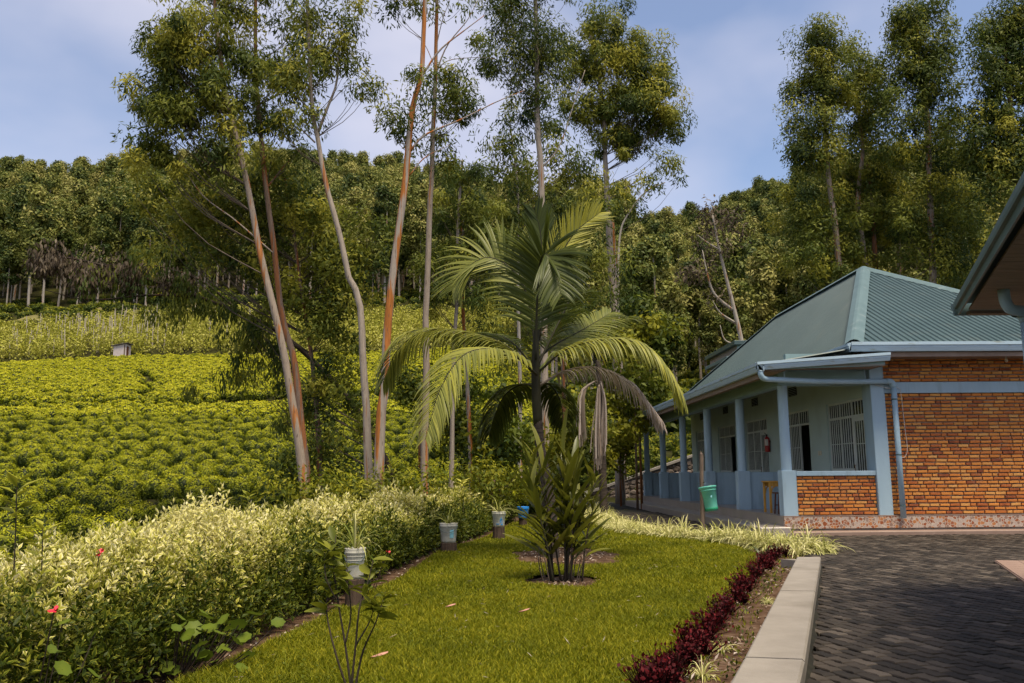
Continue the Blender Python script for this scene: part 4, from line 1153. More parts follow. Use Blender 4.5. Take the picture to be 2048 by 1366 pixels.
# ================================================================ forest on the hills
def forest_proto(seed):
    rs = np.random.default_rng(seed)
    H = 16.0; nc = 46
    w = rs.uniform(1.25, 2.1); low = rs.uniform(.24, .46)
    f = rs.random(nc)**.8; zz = H*(low+(1-low)*f)
    prof = np.sin(np.pi*np.clip(.06+.84*(1-f)**.85, 0, 1))**.8*rs.uniform(.8, 1.1)
    an = rs.uniform(0, 6.28, nc); rr = w*prof*np.sqrt(rs.random(nc))*1.0
    c = np.stack([rr*np.cos(an), rr*np.sin(an), zz], -1)
    global rng
    keep_ = rng; rng = rs
    V, F, T = clump_leaves(c, 82, (.78, .78, .72), .50, .24, droop=.25, tint0=.55, tvar=.07, cvar=.24)
    rng = keep_
    crown = (V, F, T)
    tp_ = np.array([(0, 0, -1.5), (rs.normal(0, .15), rs.normal(0, .15), 5), (rs.normal(0, .3), rs.normal(0, .3), 11), (rs.normal(0, .3), 0, 15)])
    tv, tf = tube_vf(curve(tp_, 7), np.linspace(.19, .05, 7), 6, False)
    return crown, (np.array(tv), np.array(tf), np.full(len(tv), .5))
FP = [forest_proto(100+s) for s in range(8)]
crown_m = [mesh_np('crown', *c[:2], [M['euc_hill']], c[2]) for c, t in FP]
trunk_m = [mesh_np('trunk', *t[:2], [M['bark_pale']], t[2], smooth_shade=True) for c, t in FP]
both_m = []
for c, t in FP:
    V, F, T = join_arrays([c, t])
    both_m.append(mesh_np('forest_tree', V, F, [M['euc_hill'], M['bark_pale']], T, np.concatenate([np.zeros(len(c[1])), np.ones(len(t[1]))])))
pts = []
# hill across the field
def jitter_grid(x0, x1, y0, y1, s):
    gx_, gy_ = np.meshgrid(np.arange(x0, x1, s), np.arange(y0, y1, s))
    p = np.stack([gx_.ravel(), gy_.ravel()], -1)
    return p+rng.uniform(-.42, .42, p.shape)*s
p = jitter_grid(-260, 70, 166, 345, 5.2); t_ = p[:, 0]/p[:, 1]
far_hill = p[(t_ > -.70) & (t_ < .17)]
p = jitter_grid(2, 190, 82, 245, 4.1); t_ = p[:, 0]/p[:, 1]
near_hill = p[(t_ > .05) & (t_ < .74)]
FT = np.vstack([far_hill, near_hill]); is_near = np.concatenate([np.zeros(len(far_hill), bool), np.ones(len(near_hill), bool)])
fz = terrain(FT[:, 0], FT[:, 1])
vis, fpx, fpy, fdep = in_view(FT[:, 0], FT[:, 1], fz+9, 120)
FT, fz, fdep, fpx, is_near = FT[vis], fz[vis], fdep[vis], fpx[vis], is_near[vis]
fs_ = rng.uniform(.62, 1.28, len(FT))*np.where(is_near, .80, 1.28)
fi = rng.integers(0, 8, len(FT)); fr_ = rng.uniform(0, 6.28, len(FT))
left_edge = np.where(~is_near & (FT[:, 1] < 196))[0]
rnd_ = rng.permutation(left_edge)[:110]
near_o = np.where(is_near & (fpx < 1990))[0]; near_o = near_o[np.argsort(fdep[near_o])][:300-len(rnd_)]
sel = np.concatenate([rnd_, near_o]); selm = np.zeros(len(FT), bool); selm[sel] = True
for i in sel:
    nearh = bool(is_near[i])
    e = empty('forest_tree', (FT[i, 0], FT[i, 1], fz[i]), 'slender pale trunked tree in the forest behind the house' if nearh else 'slender pale trunked tree at the forest edge above the bean terrace', 'tree',
              'forest trees behind the house' if nearh else 'trees along the forest edge', fr_[i], float(fs_[i]))
    obj('crown', crown_m[fi[i]], e); obj('trunk', trunk_m[fi[i]], e)
rs_ = ~selm
scatter('hill_forest', np.column_stack([FT[rs_], fz[rs_]]), fr_[rs_], fs_[rs_], fi[rs_], both_m, 'dense green forest covering the hills behind the garden', 'forest')
# low growth on the forest floor and on the banks
ug = [bush_mesh(60+s, 170, .42, 1.0, .9) for s in range(4)]
for m_ in ug: m_.materials.clear(); m_.materials.append(M['bush'])
p1 = jitter_grid(-130, 14, 152, 178, 2.6); p1 = p1[(p1[:, 0]/p1[:, 1] > -.68) & (rng.random(len(p1)) < .6)]
p2 = jitter_grid(1, 60, 44.9, 62, 1.25); p2 = p2[(p2[:, 0]/p2[:, 1] > .075) & ~((p2[:, 0] > 12) & (p2[:, 1] < 54) & (p2[:, 0] < 24))]
p3 = jitter_grid(2, 110, 62, 112, 3.0); p3 = p3[(p3[:, 0]/p3[:, 1] > .07) & (p3[:, 0]/p3[:, 1] < .7)]
pu = np.vstack([p1, p2, p3])
su = np.concatenate([rng.uniform(.6, 1.5, len(p1)), rng.uniform(.35, .75, len(p2)), rng.uniform(.9, 1.9, len(p3))])
scatter('undergrowth', np.column_stack([pu, terrain(pu[:, 0], pu[:, 1])-.1]), rng.uniform(0, 6.28, len(pu)), su, rng.integers(0, 4, len(pu)), ug, 'green undergrowth on the banks and the forest floor', 'undergrowth')

# ================================================================ single trees
def px_curve(ptsY, m=14):
    return curve([W(p[0], p[1], p[2]) for p in ptsY], m)
def euc(name, label, trunk, Y, r0, r1, blobs, per, L, bark_, leaf='euc', branches=(), tint0=.52, foot=None, nseg=22, dens=.72, cat='tree', group=None, spread=.33, depth=.8, twigs=.65, droop=.5, wd=.26, trunks2=(), withered=()):
    """a tree from its trunk line and the masses of its crown; blobs: (px, py, rx, ry, number of clumps)"""
    path = px_curve([(p[0], p[1], Y) for p in trunk], nseg)
    z0 = float(terrain(path[0][0], Y)) if foot is None else foot
    root = np.array([path[0][0], Y, min(z0, path[0][2])-.25])
    if path[0][2] > root[2]+.2: path = np.vstack([root, path])
    base = empty(name, (path[0][0], Y, z0), label, cat, group)
    s = np.linspace(0, 1, len(path))
    tb = MB().tube(path, .84*(r0+(r1-r0)*s)*(1+.25*np.exp(-s*14)), 10)
    trunk_o = inw(tb.build('trunk', bark_, base, smooth_shade=True))
    for tr_, rr0, rr1, bk in trunks2:
        pth = px_curve([(p[0], p[1], Y+.35) for p in tr_], nseg)
        inw(MB().tube(pth, np.linspace(rr0, rr1, len(pth)), 8).build('trunk', bk, base, smooth_shade=True))
    for br, b0, b1 in branches:
        pth = px_curve([(p[0], p[1], Y+(p[2] if len(p) > 2 else 0)) for p in br], 12)
        inw(MB().tube(pth, np.linspace(b0, b1, 12), 6).build('branch', bark_, base, smooth_shade=True))
    k_ = Y/1700*1.012
    cs = []; tw = MB()
    for bpx, bpy_, rx, ry, n in blobs:
        n = max(1, int(n*dens)); c = W(bpx, bpy_, Y)
        rad = np.array([rx*k_, (rx+ry)/2*k_*depth, ry*k_])
        g_ = rng.normal(size=(n, 3))*.50; g_ *= np.minimum(1, 1.2/np.maximum(np.linalg.norm(g_, axis=1, keepdims=True), 1e-6)); q = c+g_*rad*1.12; cs.append(q)
        for pt in q:
            if rng.random() > twigs: continue
            hz = np.hypot(path[:, 0]-pt[0], path[:, 1]-pt[1]); want = pt[2]-.8*hz-.3
            j_ = int(np.argmin(np.abs(path[:, 2]-want)+.15*hz)); a_ = path[j_]
            mid = a_*.45+pt*.55+np.array([0, 0, -.12*np.linalg.norm(pt-a_)])
            if np.linalg.norm(pt-a_) > 7: continue
            tw.tube(curve([a_, mid, pt], 6), np.linspace(.006+.008*np.linalg.norm(pt-a_)*.35, .004, 6), 4, cap=False)
    if tw.V: inw(tw.build('twigs', M['twig'], base, kind='stuff'))
    cs = np.vstack(cs)
    V, F, T = clump_leaves(cs, per, (spread, spread, spread*.9), L, L*wd, droop=droop, tint0=tint0, tvar=.09, cvar=.26)
    inw(obj('crown', mesh_np('crown', V, F, [M[leaf]], T), base))
    if withered:
        cs = np.vstack([in_ellipsoid(n, W(x0, y0, Y), (rx*k_, rx*k_*.6, ry*k_), .5) for x0, y0, rx, ry, n in withered])
        V, F, T = clump_leaves(cs, 70, (spread,)*3, L, L*.3, droop=.7, tint0=.4, cvar=.2)
        inw(obj('withered_leaves', mesh_np('withered_leaves', V, F, [M['dry_leaf']], T), base, kind='stuff'))
    return base

# the row of tall eucalypts behind the hedge
euc('eucalyptus_tree', 'leaning peeling brown trunk, leftmost of the tall eucalypts, with the densest crown', [(611,1000),(599,896),(581,786),(568,707),(546,611),(520,505),(500,396),(483,316),(463,236),(448,171),(441,114),(430,20),(424,-90)], 20.0, .125, .05,
    [(430,60,105,90,34),(370,110,80,80,26),(330,170,60,70,20),(320,240,55,60,16),(400,210,75,70,20),(330,60,45,60,10),(470,150,60,90,16),(420,290,80,40,9),(300,300,40,35,7),(440,-60,110,60,18),(380,340,60,40,7)], 170, .155, M['bark_mixed'], dens=.90,
    branches=[([(545,505),(470,440),(400,385),(350,300)],.022,.008)])
euc('eucalyptus_tree', 'slim straight eucalypt trunk just behind the leaning peeling one, orange at its foot', [(612,940),(602,850),(594,765),(585,707),(563,628),(550,510),(535,400),(524,297),(515,198),(511,114),(511,0),(513,-90)], 21.5, .12, .05,
    [(540,60,80,80,20),(520,160,70,60,13),(580,150,50,70,10),(540,-40,100,60,14),(545,250,60,40,7),(560,310,45,35,7),(500,240,50,50,8)], 150, .155, M['bark_brown'], branches=[([(530,381),(570,330),(600,300)],.025,.008)])
euc('eucalyptus_tree', 'forked pale grey eucalypt with an airy open crown between two denser ones', [(739,985),(735,896),(733,817),(726,729),(724,663),(717,593),(697,554),(686,497),(669,430),(650,362),(635,274),(623,213),(620,114),(615,30),(612,-80)], 19.6, .115, .045,
    [(610,120,55,60,14),(690,70,45,55,14),(690,140,45,30,7),(570,160,40,50,8),(610,40,60,50,10),(590,230,45,28,7),(738,175,24,18,5),(640,-40,70,50,12),(565,240,30,25,4)], 120, .15, M['bark_grey'],
    branches=[([(637,263),(655,215),(673,167),(677,107),(690,60)],.04,.015),([(660,205),(700,170),(745,180)],.012,.004),([(630,285),(600,255),(575,225)],.022,.006),([(635,235),(600,200),(570,180)],.025,.008)])
euc('eucalyptus_tree', 'bright orange streaked eucalypt trunk leaning right, beside the pale forked one', [(757,990),(761,839),(770,773),(772,699),(779,611),(790,514),(803,422),(813,340),(819,264),(828,201),(842,157),(846,91),(850,0),(852,-90)], 19.2, .135, .055,
    [(805,10,35,25,6),(790,215,30,40,8),(810,240,28,25,4),(800,-60,60,40,8),(835,185,25,35,5)], 100, .15, M['bark_orange'],
    branches=[([(845,150),(880,100),(930,60),(970,30)],.03,.008),([(818,305),(850,270),(920,240),(990,205),(1050,180)],.03,.008),([(820,350),(850,315),(900,290)],.02,.006)])
euc('eucalyptus_tree', 'tall straight pale trunk with orange foot, right beside the orange streaked one', [(849,992),(849,883),(853,751),(851,646),(855,554),(860,400),(863,366),(866,264),(870,183),(872,91),(874,0),(876,-90)], 20.4, .11, .045,
    [(900,190,42,45,14),(870,150,45,25,6),(920,240,30,40,6),(900,290,60,50,10),(860,240,40,40,5),(900,15,55,25,5),(930,60,45,35,4),(880,-60,70,40,8)], 120, .15, M['bark_mixed'],
    branches=[([(870,150),(895,90),(935,40),(955,0)],.022,.006),([(872,140),(900,120),(960,115),(990,118)],.015,.004),([(873,90),(885,40),(900,0)],.015,.005),([(868,130),(850,90),(830,70)],.012,.004)])
euc('eucalyptus_tree', 'thin dull grey trunk among low shrubs, half hidden by the left palm frond', [(902,990),(904,900),(905,817),(908,700),(915,576),(915,480),(920,380),(925,320)], 23.5, .085, .04,
    [(925,400,55,70,22),(925,500,65,80,24),(930,600,55,70,16),(880,560,50,60,10),(970,480,50,70,14),(930,340,35,30,6)], 150, .16, M['bark_grey'], tint0=.40)
euc('eucalyptus_tree', 'thin bright orange trunk rising out of the shrubs behind the palm', [(943,965),(940,880),(936,800),(930,690),(924,576),(924,480),(927,400)], 24.5, .08, .05, [(930,430,50,60,14),(960,560,50,60,8)], 130, .16, M['bark_orange'], tint0=.40)
euc('eucalyptus_tree', 'tall pale eucalypt rising straight above the palm crown', [(1092,960),(1090,850),(1088,700),(1086,560),(1084,457),(1082,337),(1075,256),(1074,165),(1073,73),(1070,-20),(1068,-90)], 31.0, .19, .08,
    [(1040,60,70,70,22),(1100,70,60,80,20),(1020,120,45,50,10),(1000,0,60,50,12),(1090,-40,100,50,16),(1110,180,40,60,12),(1030,160,40,30,5),(1000,130,30,40,6),(1060,230,40,60,7)], 190, .19, M['bark_grey'], spread=.55,
    branches=[([(1083,337),(1120,290),(1150,200),(1170,140)],.03,.01),([(1075,200),(1040,150),(1020,100)],.02,.006)])
euc('eucalyptus_tree', 'pale trunk with an orange stripe and a large rounded crown, right of the palm', [(1240,960),(1235,800),(1229,640),(1222,530),(1219,490),(1214,384),(1210,311),(1207,220),(1195,140),(1180,60)], 40.0, .25, .09,
    [(1200,70,65,55,30),(1270,120,65,55,34),(1300,190,50,50,24),(1310,245,42,40,18),(1250,220,75,60,26),(1170,140,55,60,16),(1190,200,60,60,14),(1260,290,70,40,12),(1160,230,40,60,9)], 230, .23, M['bark_grey'], spread=.54, dens=.95,
    branches=[([(1217,400),(1260,370),(1310,345),(1350,320)],.04,.012),([(1210,310),(1180,270),(1150,240)],.03,.01),([(1212,300),(1260,240),(1290,190)],.035,.012),([(1212,330),(1270,290),(1320,260)],.03,.01)], tint0=.47,
    trunks2=[([(1246,960),(1240,760),(1232,600),(1229,520),(1224,440)],.18,.10,M['bark_orange'])])
euc('eucalyptus_tree', 'wispy side branch tree with small tufts against the sky, right of the rounded crown', [(1238,700),(1236,560),(1240,470),(1255,430),(1290,385),(1330,365)], 39.0, .08, .03, [(1290,365,28,16,7),(1350,325,18,12,5),(1352,365,14,7,2),(1240,390,25,25,6),(1275,430,20,18,3)], 80, .24, M['bark_pale'], spread=.45)
# airy trees between and behind
euc('eucalyptus_tree', 'thin airy eucalypt with sky showing through, behind the palm crown', [(1040,960),(1040,760),(1036,600),(1036,470),(1035,370),(1020,250)], 36.0, .11, .04,
    [(1010,250,50,60,13),(1040,330,60,70,14),(990,340,45,70,12),(1050,430,60,50,12),(1140,340,50,60,12),(1160,420,60,50,14),(1120,280,40,50,8),(1180,330,40,40,8),(1000,440,50,60,12)], 110, .25, M['bark_pale'], tint0=.5, spread=.6)
euc('eucalyptus_tree', 'dense leafy tree filling the gap behind the palm trunk, dark green', [(1130,960),(1128,800),(1120,640),(1110,520)], 38.0, .15, .06,
    [(1120,520,80,60,18),(1190,540,60,70,18),(1000,560,60,80,16),(1060,620,80,70,16),(1160,620,70,60,14),(990,660,50,60,9)], 120, .27, M['bark_brown'], tint0=.46, spread=.7)
# leafy tree in front of the field with the drooping lower foliage
euc('eucalyptus_tree', 'bushy leafy tree with foliage hanging to the ground beside the leaning peeling trunk', [(640,990),(638,900),(632,800),(620,690),(600,560),(585,450),(570,350)], 23.0, .10, .035,
    [(620,430,100,70,36),(560,380,90,50,20),(450,400,110,60,28),(350,420,80,70,18),(680,560,70,70,22),(620,540,80,70,22),(560,600,70,60,14),(650,640,60,70,16),(660,760,45,80,16),(640,860,55,70,18),(610,930,45,50,11),(720,480,35,60,7),(690,860,40,60,8),(500,520,60,60,12),(400,500,70,50,10),(310,400,50,50,8)], 150, .15, M['bark_brown'], tint0=.62, spread=.42, droop=.3, wd=.38)
# dark leaning tree whose boughs reach over the field
euc('leaning_tree', 'dark leaning trunk whose long bough droops left over the tea field', [(800,985),(770,920),(735,850),(690,790),(640,735),(560,665),(480,625),(400,595),(330,570)], 25.0, .13, .05,
    [(300,580,60,45,10),(380,600,70,40,14),(450,640,60,50,14),(520,690,50,55,12),(470,740,35,35,6),(200,570,80,35,9),(560,720,50,60,9),(330,520,70,35,8),(400,780,25,12,2),(580,830,30,30,4)], 95, .19, M['bark_dark'], tint0=.30, droop=.75,
    branches=[([(480,625),(400,560),(300,530),(200,530)],.04,.012),([(400,595),(300,590),(180,600),(90,580)],.04,.01),([(330,570),(240,540),(160,520),(90,510),(60,520)],.04,.01)],
    withered=[(110,520,60,28,12),(170,545,55,30,11),(250,550,60,28,9),(360,560,50,30,6)])

# tall trees behind the house
RB = M['bark_mixed']
euc('tall_tree', 'tall narrow eucalypt standing leftmost behind the roof ridge', [(1690,700),(1681,575),(1670,448),(1661,387),(1653,308),(1648,220),(1644,132),(1640,60)], 56.0, .30, .10,
    [(1645,90,45,45,26),(1620,150,40,40,18),(1675,160,32,50,14),(1610,250,32,60,16),(1640,230,45,50,14),(1605,310,30,35,10),(1650,310,50,40,14),(1650,190,50,50,12),(1640,400,55,50,16),(1620,480,50,50,14),(1690,470,45,60,14),(1660,540,50,40,10)], 220, .29, RB, spread=.85, dens=.74, wd=.32, droop=.45)
euc('tall_tree', 'second tall eucalypt behind the roof, beside the narrow leftmost one', [(1740,700),(1732,540),(1716,417),(1722,340),(1725,299),(1716,198),(1722,120)], 58.0, .28, .09,
    [(1725,140,38,45,20),(1745,200,42,45,18),(1710,240,40,50,12),(1760,260,40,50,12),(1730,330,60,50,14),(1710,420,45,50,12),(1770,440,50,60,14),(1740,520,60,35,10)], 220, .29, RB, spread=.85, dens=.74, wd=.32, droop=.45, trunks2=[([(1756,640),(1751,532),(1743,395),(1735,330)],.22,.10,M['bark_brown'])])
euc('tall_tree', 'tallest crown behind the house, straight trunk rising right of the roof apex', [(1870,640),(1866,545),(1859,373),(1855,242),(1848,180),(1839,132),(1835,40)], 54.0, .30, .10,
    [(1840,30,45,40,22),(1835,90,65,45,26),(1870,120,45,45,18),(1800,140,45,50,16),(1840,180,70,40,18),(1790,220,50,50,12),(1880,230,50,60,14),(1820,270,60,50,12),(1850,340,60,50,14),(1820,420,55,50,14),(1890,440,60,60,18),(1850,520,70,40,12),(1920,540,50,40,10)], 220, .29, RB, spread=.85, dens=.74, wd=.32, droop=.45)
euc('tall_tree', 'dark dense tree at the edge of the wood above the near roof corner', [(2050,600),(2040,440),(2028,307),(2020,200),(2010,100)], 50.0, .30, .10,
    [(2010,60,55,60,34),(2040,150,60,80,34),(1980,160,45,60,22),(2000,250,60,60,22),(2040,300,60,60,20),(1970,300,50,60,16),(2040,40,40,50,14),(1990,380,60,50,16),(1940,250,40,60,10)], 220, .29, M['bark_brown'], tint0=.24, spread=.85, dens=.74, wd=.32, droop=.45)
euc('tall_tree', 'dull olive crown filling the wood between the tall trunks behind the roof', [(1800,640),(1798,500),(1795,400)], 60.0, .2, .08,
    [(1700,380,60,60,20),(1780,420,70,60,22),(1850,330,60,60,16),(1900,380,60,70,22),(1850,440,70,60,20),(1920,470,60,60,18),(1760,340,60,50,14),(1650,400,60,60,18),(1620,470,60,60,18),(1700,480,60,50,14)], 200, .30, RB, spread=1.0, wd=.34, droop=.4, tint0=.56, dens=.8)
# bare pale tree
euc('bare_tree', 'half bare pale leaning tree with dead branches before the right hill forest', [(1488,740),(1483,683),(1466,609),(1449,542),(1436,485),(1425,430)], 55.0, .22, .07, [(1430,440,50,40,10),(1420,500,50,60,8),(1400,560,40,60,6)], 70, .36, M['bark_pale'], leaf='dry_leaf', spread=.9, wd=.3,
    branches=[([(1466,620),(1430,590),(1415,550),(1405,500)],.12,.03),([(1470,645),(1440,625),(1425,600)],.08,.02),([(1478,690),(1450,680),(1440,650)],.07,.02),([(1440,500),(1415,485),(1395,470)],.06,.02)])
# shrubs between the palm and the house
def shrub(label, px, py, Y, rx, ry, n, per, L, leaf='bush', tint0=.5, name='shrub', wd=.45, droop=.3):
    return euc(name, label, [(px, py+ry), (px+4, py)], Y, .05, .03, [(px, py, rx, ry, n), (px-rx*.3, py+ry*.4, rx*.7, ry*.6, n//2)], per, L, M['bark_brown'], leaf=leaf, tint0=tint0, cat='shrub', spread=.5, depth=1.0, twigs=.25, wd=wd, droop=droop, nseg=6)
shrub('light green leafy shrub just right of the palm fronds, below the striped trunk', 1275, 660, 34, 75, 60, 26, 120, .26, tint0=.62)
shrub('leafy shrub below the light green one, behind the right palm frond', 1270, 770, 33, 80, 70, 26, 120, .24, tint0=.45)
shrub('dark glossy broadleaf shrub behind the hedge end, left of the palm trunk', 1000, 880, 25, 60, 75, 30, 100, .20, tint0=.34)
shrub('low shrub at the foot of the stone wall behind the palm', 1150, 890, 30, 60, 60, 22, 110, .22, tint0=.5)
shrub('rounded shrub on the bank beyond the far veranda corner', 1240, 880, 37, 50, 50, 18, 110, .22, tint0=.55)
shrub('dark shrub behind the thin orange trunk', 930, 830, 27, 50, 60, 18, 110, .22, tint0=.32)
shrub('small dark conifer shaped shrub in the tea left of the straight pale trunk', 840, 760, 32, 42, 42, 14, 110, .18, tint0=.25)
shrub('broad leaved weeds behind the hedge at the foot of the row of trunks', 800, 985, 19.0, 85, 22, 24, 90, .11, tint0=.62)
shrub('weeds behind the hedge at the foot of the leaning peeling trunk', 640, 985, 19.0, 70, 28, 22, 90, .11, tint0=.6)
shrub('weeds behind the far end of the hedge beside the palm', 985, 960, 22.0, 60, 25, 20, 90, .12, tint0=.55)

# ================================================================ the palm on the lawn
PY = 14.2
def PW(px, py, dy=0.0): return W(px, py, PY+dy)
pb_ = WZ(1104, 1122, .03)
palm = empty('palm_tree', (pb_[0], PY, .03), 'palm with ringed grey trunk and arching feathery fronds in the middle of the lawn', 'palm')
tr_ = np.array([(pb_[0]+.02, PY, -.1)]+[tuple(PW(x, y)) for x, y in ((1104,1100),(1102,1040),(1097,990),(1088,940),(1080,890),(1076,840))])
pth = curve(tr_, 34)
rad = np.interp(np.linspace(0, 1, 34), [0, .15, .5, .75, 1], [.135, .115, .100, .082, .074])*(1+.05*np.cos(np.arange(34)*math.pi))
inw(MB().tube(pth, rad, 14).build('trunk', M['palm_trunk'], palm, smooth_shade=True))
sh = curve([PW(1076, 850), PW(1073, 800), PW(1071, 740), PW(1072, 690), PW(1074, 640)], 14)
inw(MB().tube(sh, np.interp(np.linspace(0, 1, 14), [0, .15, .6, 1], [.074, .082, .068, .04]), 12).build('crownshaft', M['palm_shaft'], palm, smooth_shade=True))
LEAFLETS = 0
def frond(pts, L, ref=(0, 0, 1), droop=.5, fwd=.55, nleaf=84, w=.038, t=(.45, .6), mat='palm', single=False, base_free=.12, both=(1, 1), r=.022):
    """a pinnate frond: rachis through the points, leaflets to both sides"""
    P = curve([PW(*p) for p in pts], 26)
    fo = inw(MB().tube(P, np.linspace(r, .004, 26), 6).build('frond', M['palm_shaft'] if mat == 'palm' else M['palm_dead'], palm, smooth_shade=True))
    T_ = norm(np.gradient(P, axis=0)); ref = norm(np.array(ref, float))
    joined = []
    for sgn, on in zip((-1, 1), both):
        if not on: continue
        for k in range(nleaf):
            f = base_free+(1-base_free)*(k+.5*(sgn > 0))/nleaf
            i = f*25; i0 = min(int(i), 24); fr2 = i-i0
            p = P[i0]*(1-fr2)+P[i0+1]*fr2; tg = T_[i0]
            side = norm(np.cross(tg, ref))*sgn
            ll = L*(.35+.65*math.sin(math.pi*min(1, .12+f*.80)))*random.uniform(.9, 1.08)
            if f > .93: ll *= .7
            d0 = norm(side+tg*(fwd+.5*f)+ref*.18+rng.normal(0, .05, 3))
            q = [p]; d = d0.copy(); seg = 5
            for s_ in range(seg):
                d = norm(d+np.array([0, 0, -1.0])*droop*(.35+.25*s_)*.5); q.append(q[-1]+d*ll/seg)
            q = np.array(q); wv = norm(np.cross(np.gradient(q, axis=0), ref+rng.normal(0, .1, 3)))
            ws = w*np.array([.35, .9, 1.0, .85, .55, .06])[:, None]*.5
            up_ = norm(np.cross(wv, np.gradient(q, axis=0)))
            V = np.stack([q-wv*ws, q+up_*ws*.35, q+wv*ws], 1).reshape(-1, 3)
            F = np.array([(3*a+b, 3*a+b+1, 3*a+4+b, 3*a+3+b) for a in range(seg) for b in (0, 1)])
            tt = np.clip(random.uniform(*t)+random.gauss(0, .06), 0, 1)
            joined.append((V, F, np.full(len(V), tt)))
    if single:
        for V, F, T in joined:
            inw(obj('leaflet', mesh_np('leaflet', V, F, [M[mat]], T), fo))
    else:
        V, F, T = join_arrays(joined)
        inw(obj('leaflets', mesh_np('leaflets', V, F, [M[mat]], T), fo, kind='stuff'))
# lower arching fronds
frond([(1066,745,0),(1010,690,.2),(930,664,.5),(850,662,.8),(795,700,1.0),(766,765,1.1)], 1.0, droop=.85, t=(.55,.78), single=True, nleaf=74)
frond([(1074,750,-.1),(1030,712,-.5),(980,698,-.9),(925,712,-1.3),(880,780,-1.6),(850,880,-1.8)], .85, droop=.55, t=(.62,.82), single=True, nleaf=74, ref=(-.35,-.5,.8))
frond([(1076,745,0),(1130,700,-.1),(1200,680,-.2),(1270,684,-.3),(1325,725,-.4),(1364,800,-.4)], .92, droop=.9, t=(.58,.8), nleaf=76)
# upright and back fronds
frond([(1070,700,0),(1060,610,.3),(1030,545,.5),(980,515,.6),(935,535,.6),(905,580,.6)], .95, droop=.28, t=(.45,.68), ref=(-.35,-.75,.55))
frond([(1072,720,-.1),(1073,640,-.12),(1076,570,-.2),(1080,525,-.35),(1092,508,-.6),(1108,535,-.8),(1122,590,-.95)], .92, droop=.24, t=(.22,.50), ref=(0,-1,.15), nleaf=96, w=.042)
frond([(1074,690,.2),(1080,600,.25),(1084,520,.25),(1080,460,.25),(1070,425,.2)], .62, droop=.02, fwd=1.5, t=(.1,.3), ref=(.15,-1,.1), nleaf=60, base_free=.35)
frond([(1078,680,.25),(1095,590,.3),(1115,525,.35),(1150,465,.4),(1200,425,.4)], .66, droop=.06, fwd=1.0, t=(.80,.95), ref=(.55,-.7,.5), nleaf=62, base_free=.3)
frond([(1078,715,.3),(1110,690,.7),(1150,668,1.1),(1190,645,1.5),(1222,625,1.7)], .75, droop=.35, t=(.45,.65), ref=(.2,-.4,.9))
frond([(1076,730,.2),(1110,660,.5),(1135,610,.8),(1140,590,1.0),(1128,575,1.2)], .7, droop=.45, t=(.15,.4))
frond([(1066,735,.3),(1030,690,.8),(995,670,1.4),(965,672,1.9),(940,690,2.2)], .8, droop=.6, t=(.2,.45))
frond([(1066,770,.2),(1040,770,.7),(1010,790,1.1),(990,830,1.3),(978,870,1.4)], .7, droop=.8, t=(.2,.45))
frond([(1078,765,.2),(1100,770,.8),(1120,800,1.2),(1128,850,1.4)], .6, droop=.8, t=(.12,.35))
# withered frond hanging to the right
frond([(1080,770,.0),(1130,742,.1),(1190,735,.2),(1250,760,.3),(1295,805,.3),(1325,850,.35)], .62, droop=1.0, t=(.3,.9), mat='palm_dead', nleaf=56, w=.028)

# second palm behind, with dead fronds hanging along its trunk
Y2 = 27.0
b2 = W(1206, 960, Y2)
palm2 = empty('palm_tree', (b2[0], Y2, 0), 'young palm behind with grey dead fronds hanging along its trunk, near the stone wall', 'palm')
p2 = curve([(b2[0], Y2, -.2), W(1206, 960, Y2), W(1203, 860, Y2), W(1200, 780, Y2), W(1196, 720, Y2)], 20)
inw(MB().tube(p2, np.linspace(.13, .09, 20)*(1+.05*np.cos(np.arange(20)*math.pi)), 10).build('trunk', M['palm_trunk'], palm2, smooth_shade=True))
def dead_skirt(pts, width, n=40, name='dead_frond'):
    P = curve([W(x, y, Y2-.25+dy) for x, y, dy in pts], 10)
    js = []
    for k in range(n):
        off = rng.normal(0, 1, 3)*np.array([width, width*.6, 0])
        s0 = random.uniform(0, .35); idx = np.linspace(s0, random.uniform(.75, 1), 6)*9
        q = np.array([P[min(int(i), 8)]*(1-(i-int(i)))+P[min(int(i)+1, 9)]*(i-int(i)) for i in idx])
        q += off*np.linspace(.15, 1, 6)[:, None]
        wv = norm(rng.normal(size=3))*.022
        V = np.stack([q-wv, q+wv], 1).reshape(-1, 3); F = np.array([(2*a, 2*a+1, 2*a+3, 2*a+2) for a in range(5)])
        js.append((V, F, np.full(len(V), np.clip(random.gauss(.5, .25), 0, 1))))
    V, F, T = join_arrays(js)
    inw(obj(name, mesh_np(name, V, F, [M['palm_dead']], T), palm2))
dead_skirt([(1195,760,0),(1175,772,-.1),(1165,790,-.15),(1164,840,-.15),(1166,898,-.15)], .07)
dead_skirt([(1198,765,0),(1196,800,-.1),(1194,860,-.12),(1196,950,-.12)], .075, 46)
dead_skirt([(1200,760,0),(1208,800,.1),(1207,860,.1),(1204,930,.1)], .06, 30)
palm_keep = palm
def frond2(pts, L, **k):
    global palm, PY
    a_, b_ = palm, PY; palm, PY = palm2, Y2
    frond(pts, L, **k); palm, PY = a_, b_
for pts in ([(1196,730,0),(1160,700,0),(1120,700,0),(1085,730,0)], [(1196,730,0),(1230,690,0),(1270,690,0),(1300,720,0)], [(1196,730,0),(1190,670,0),(1170,630,0),(1140,620,0)], [(1196,730,0),(1215,670,.3),(1240,640,.6),(1262,640,.9)]):
    frond2(pts, 1.0, droop=.6, t=(.3, .6), nleaf=40, w=.05)

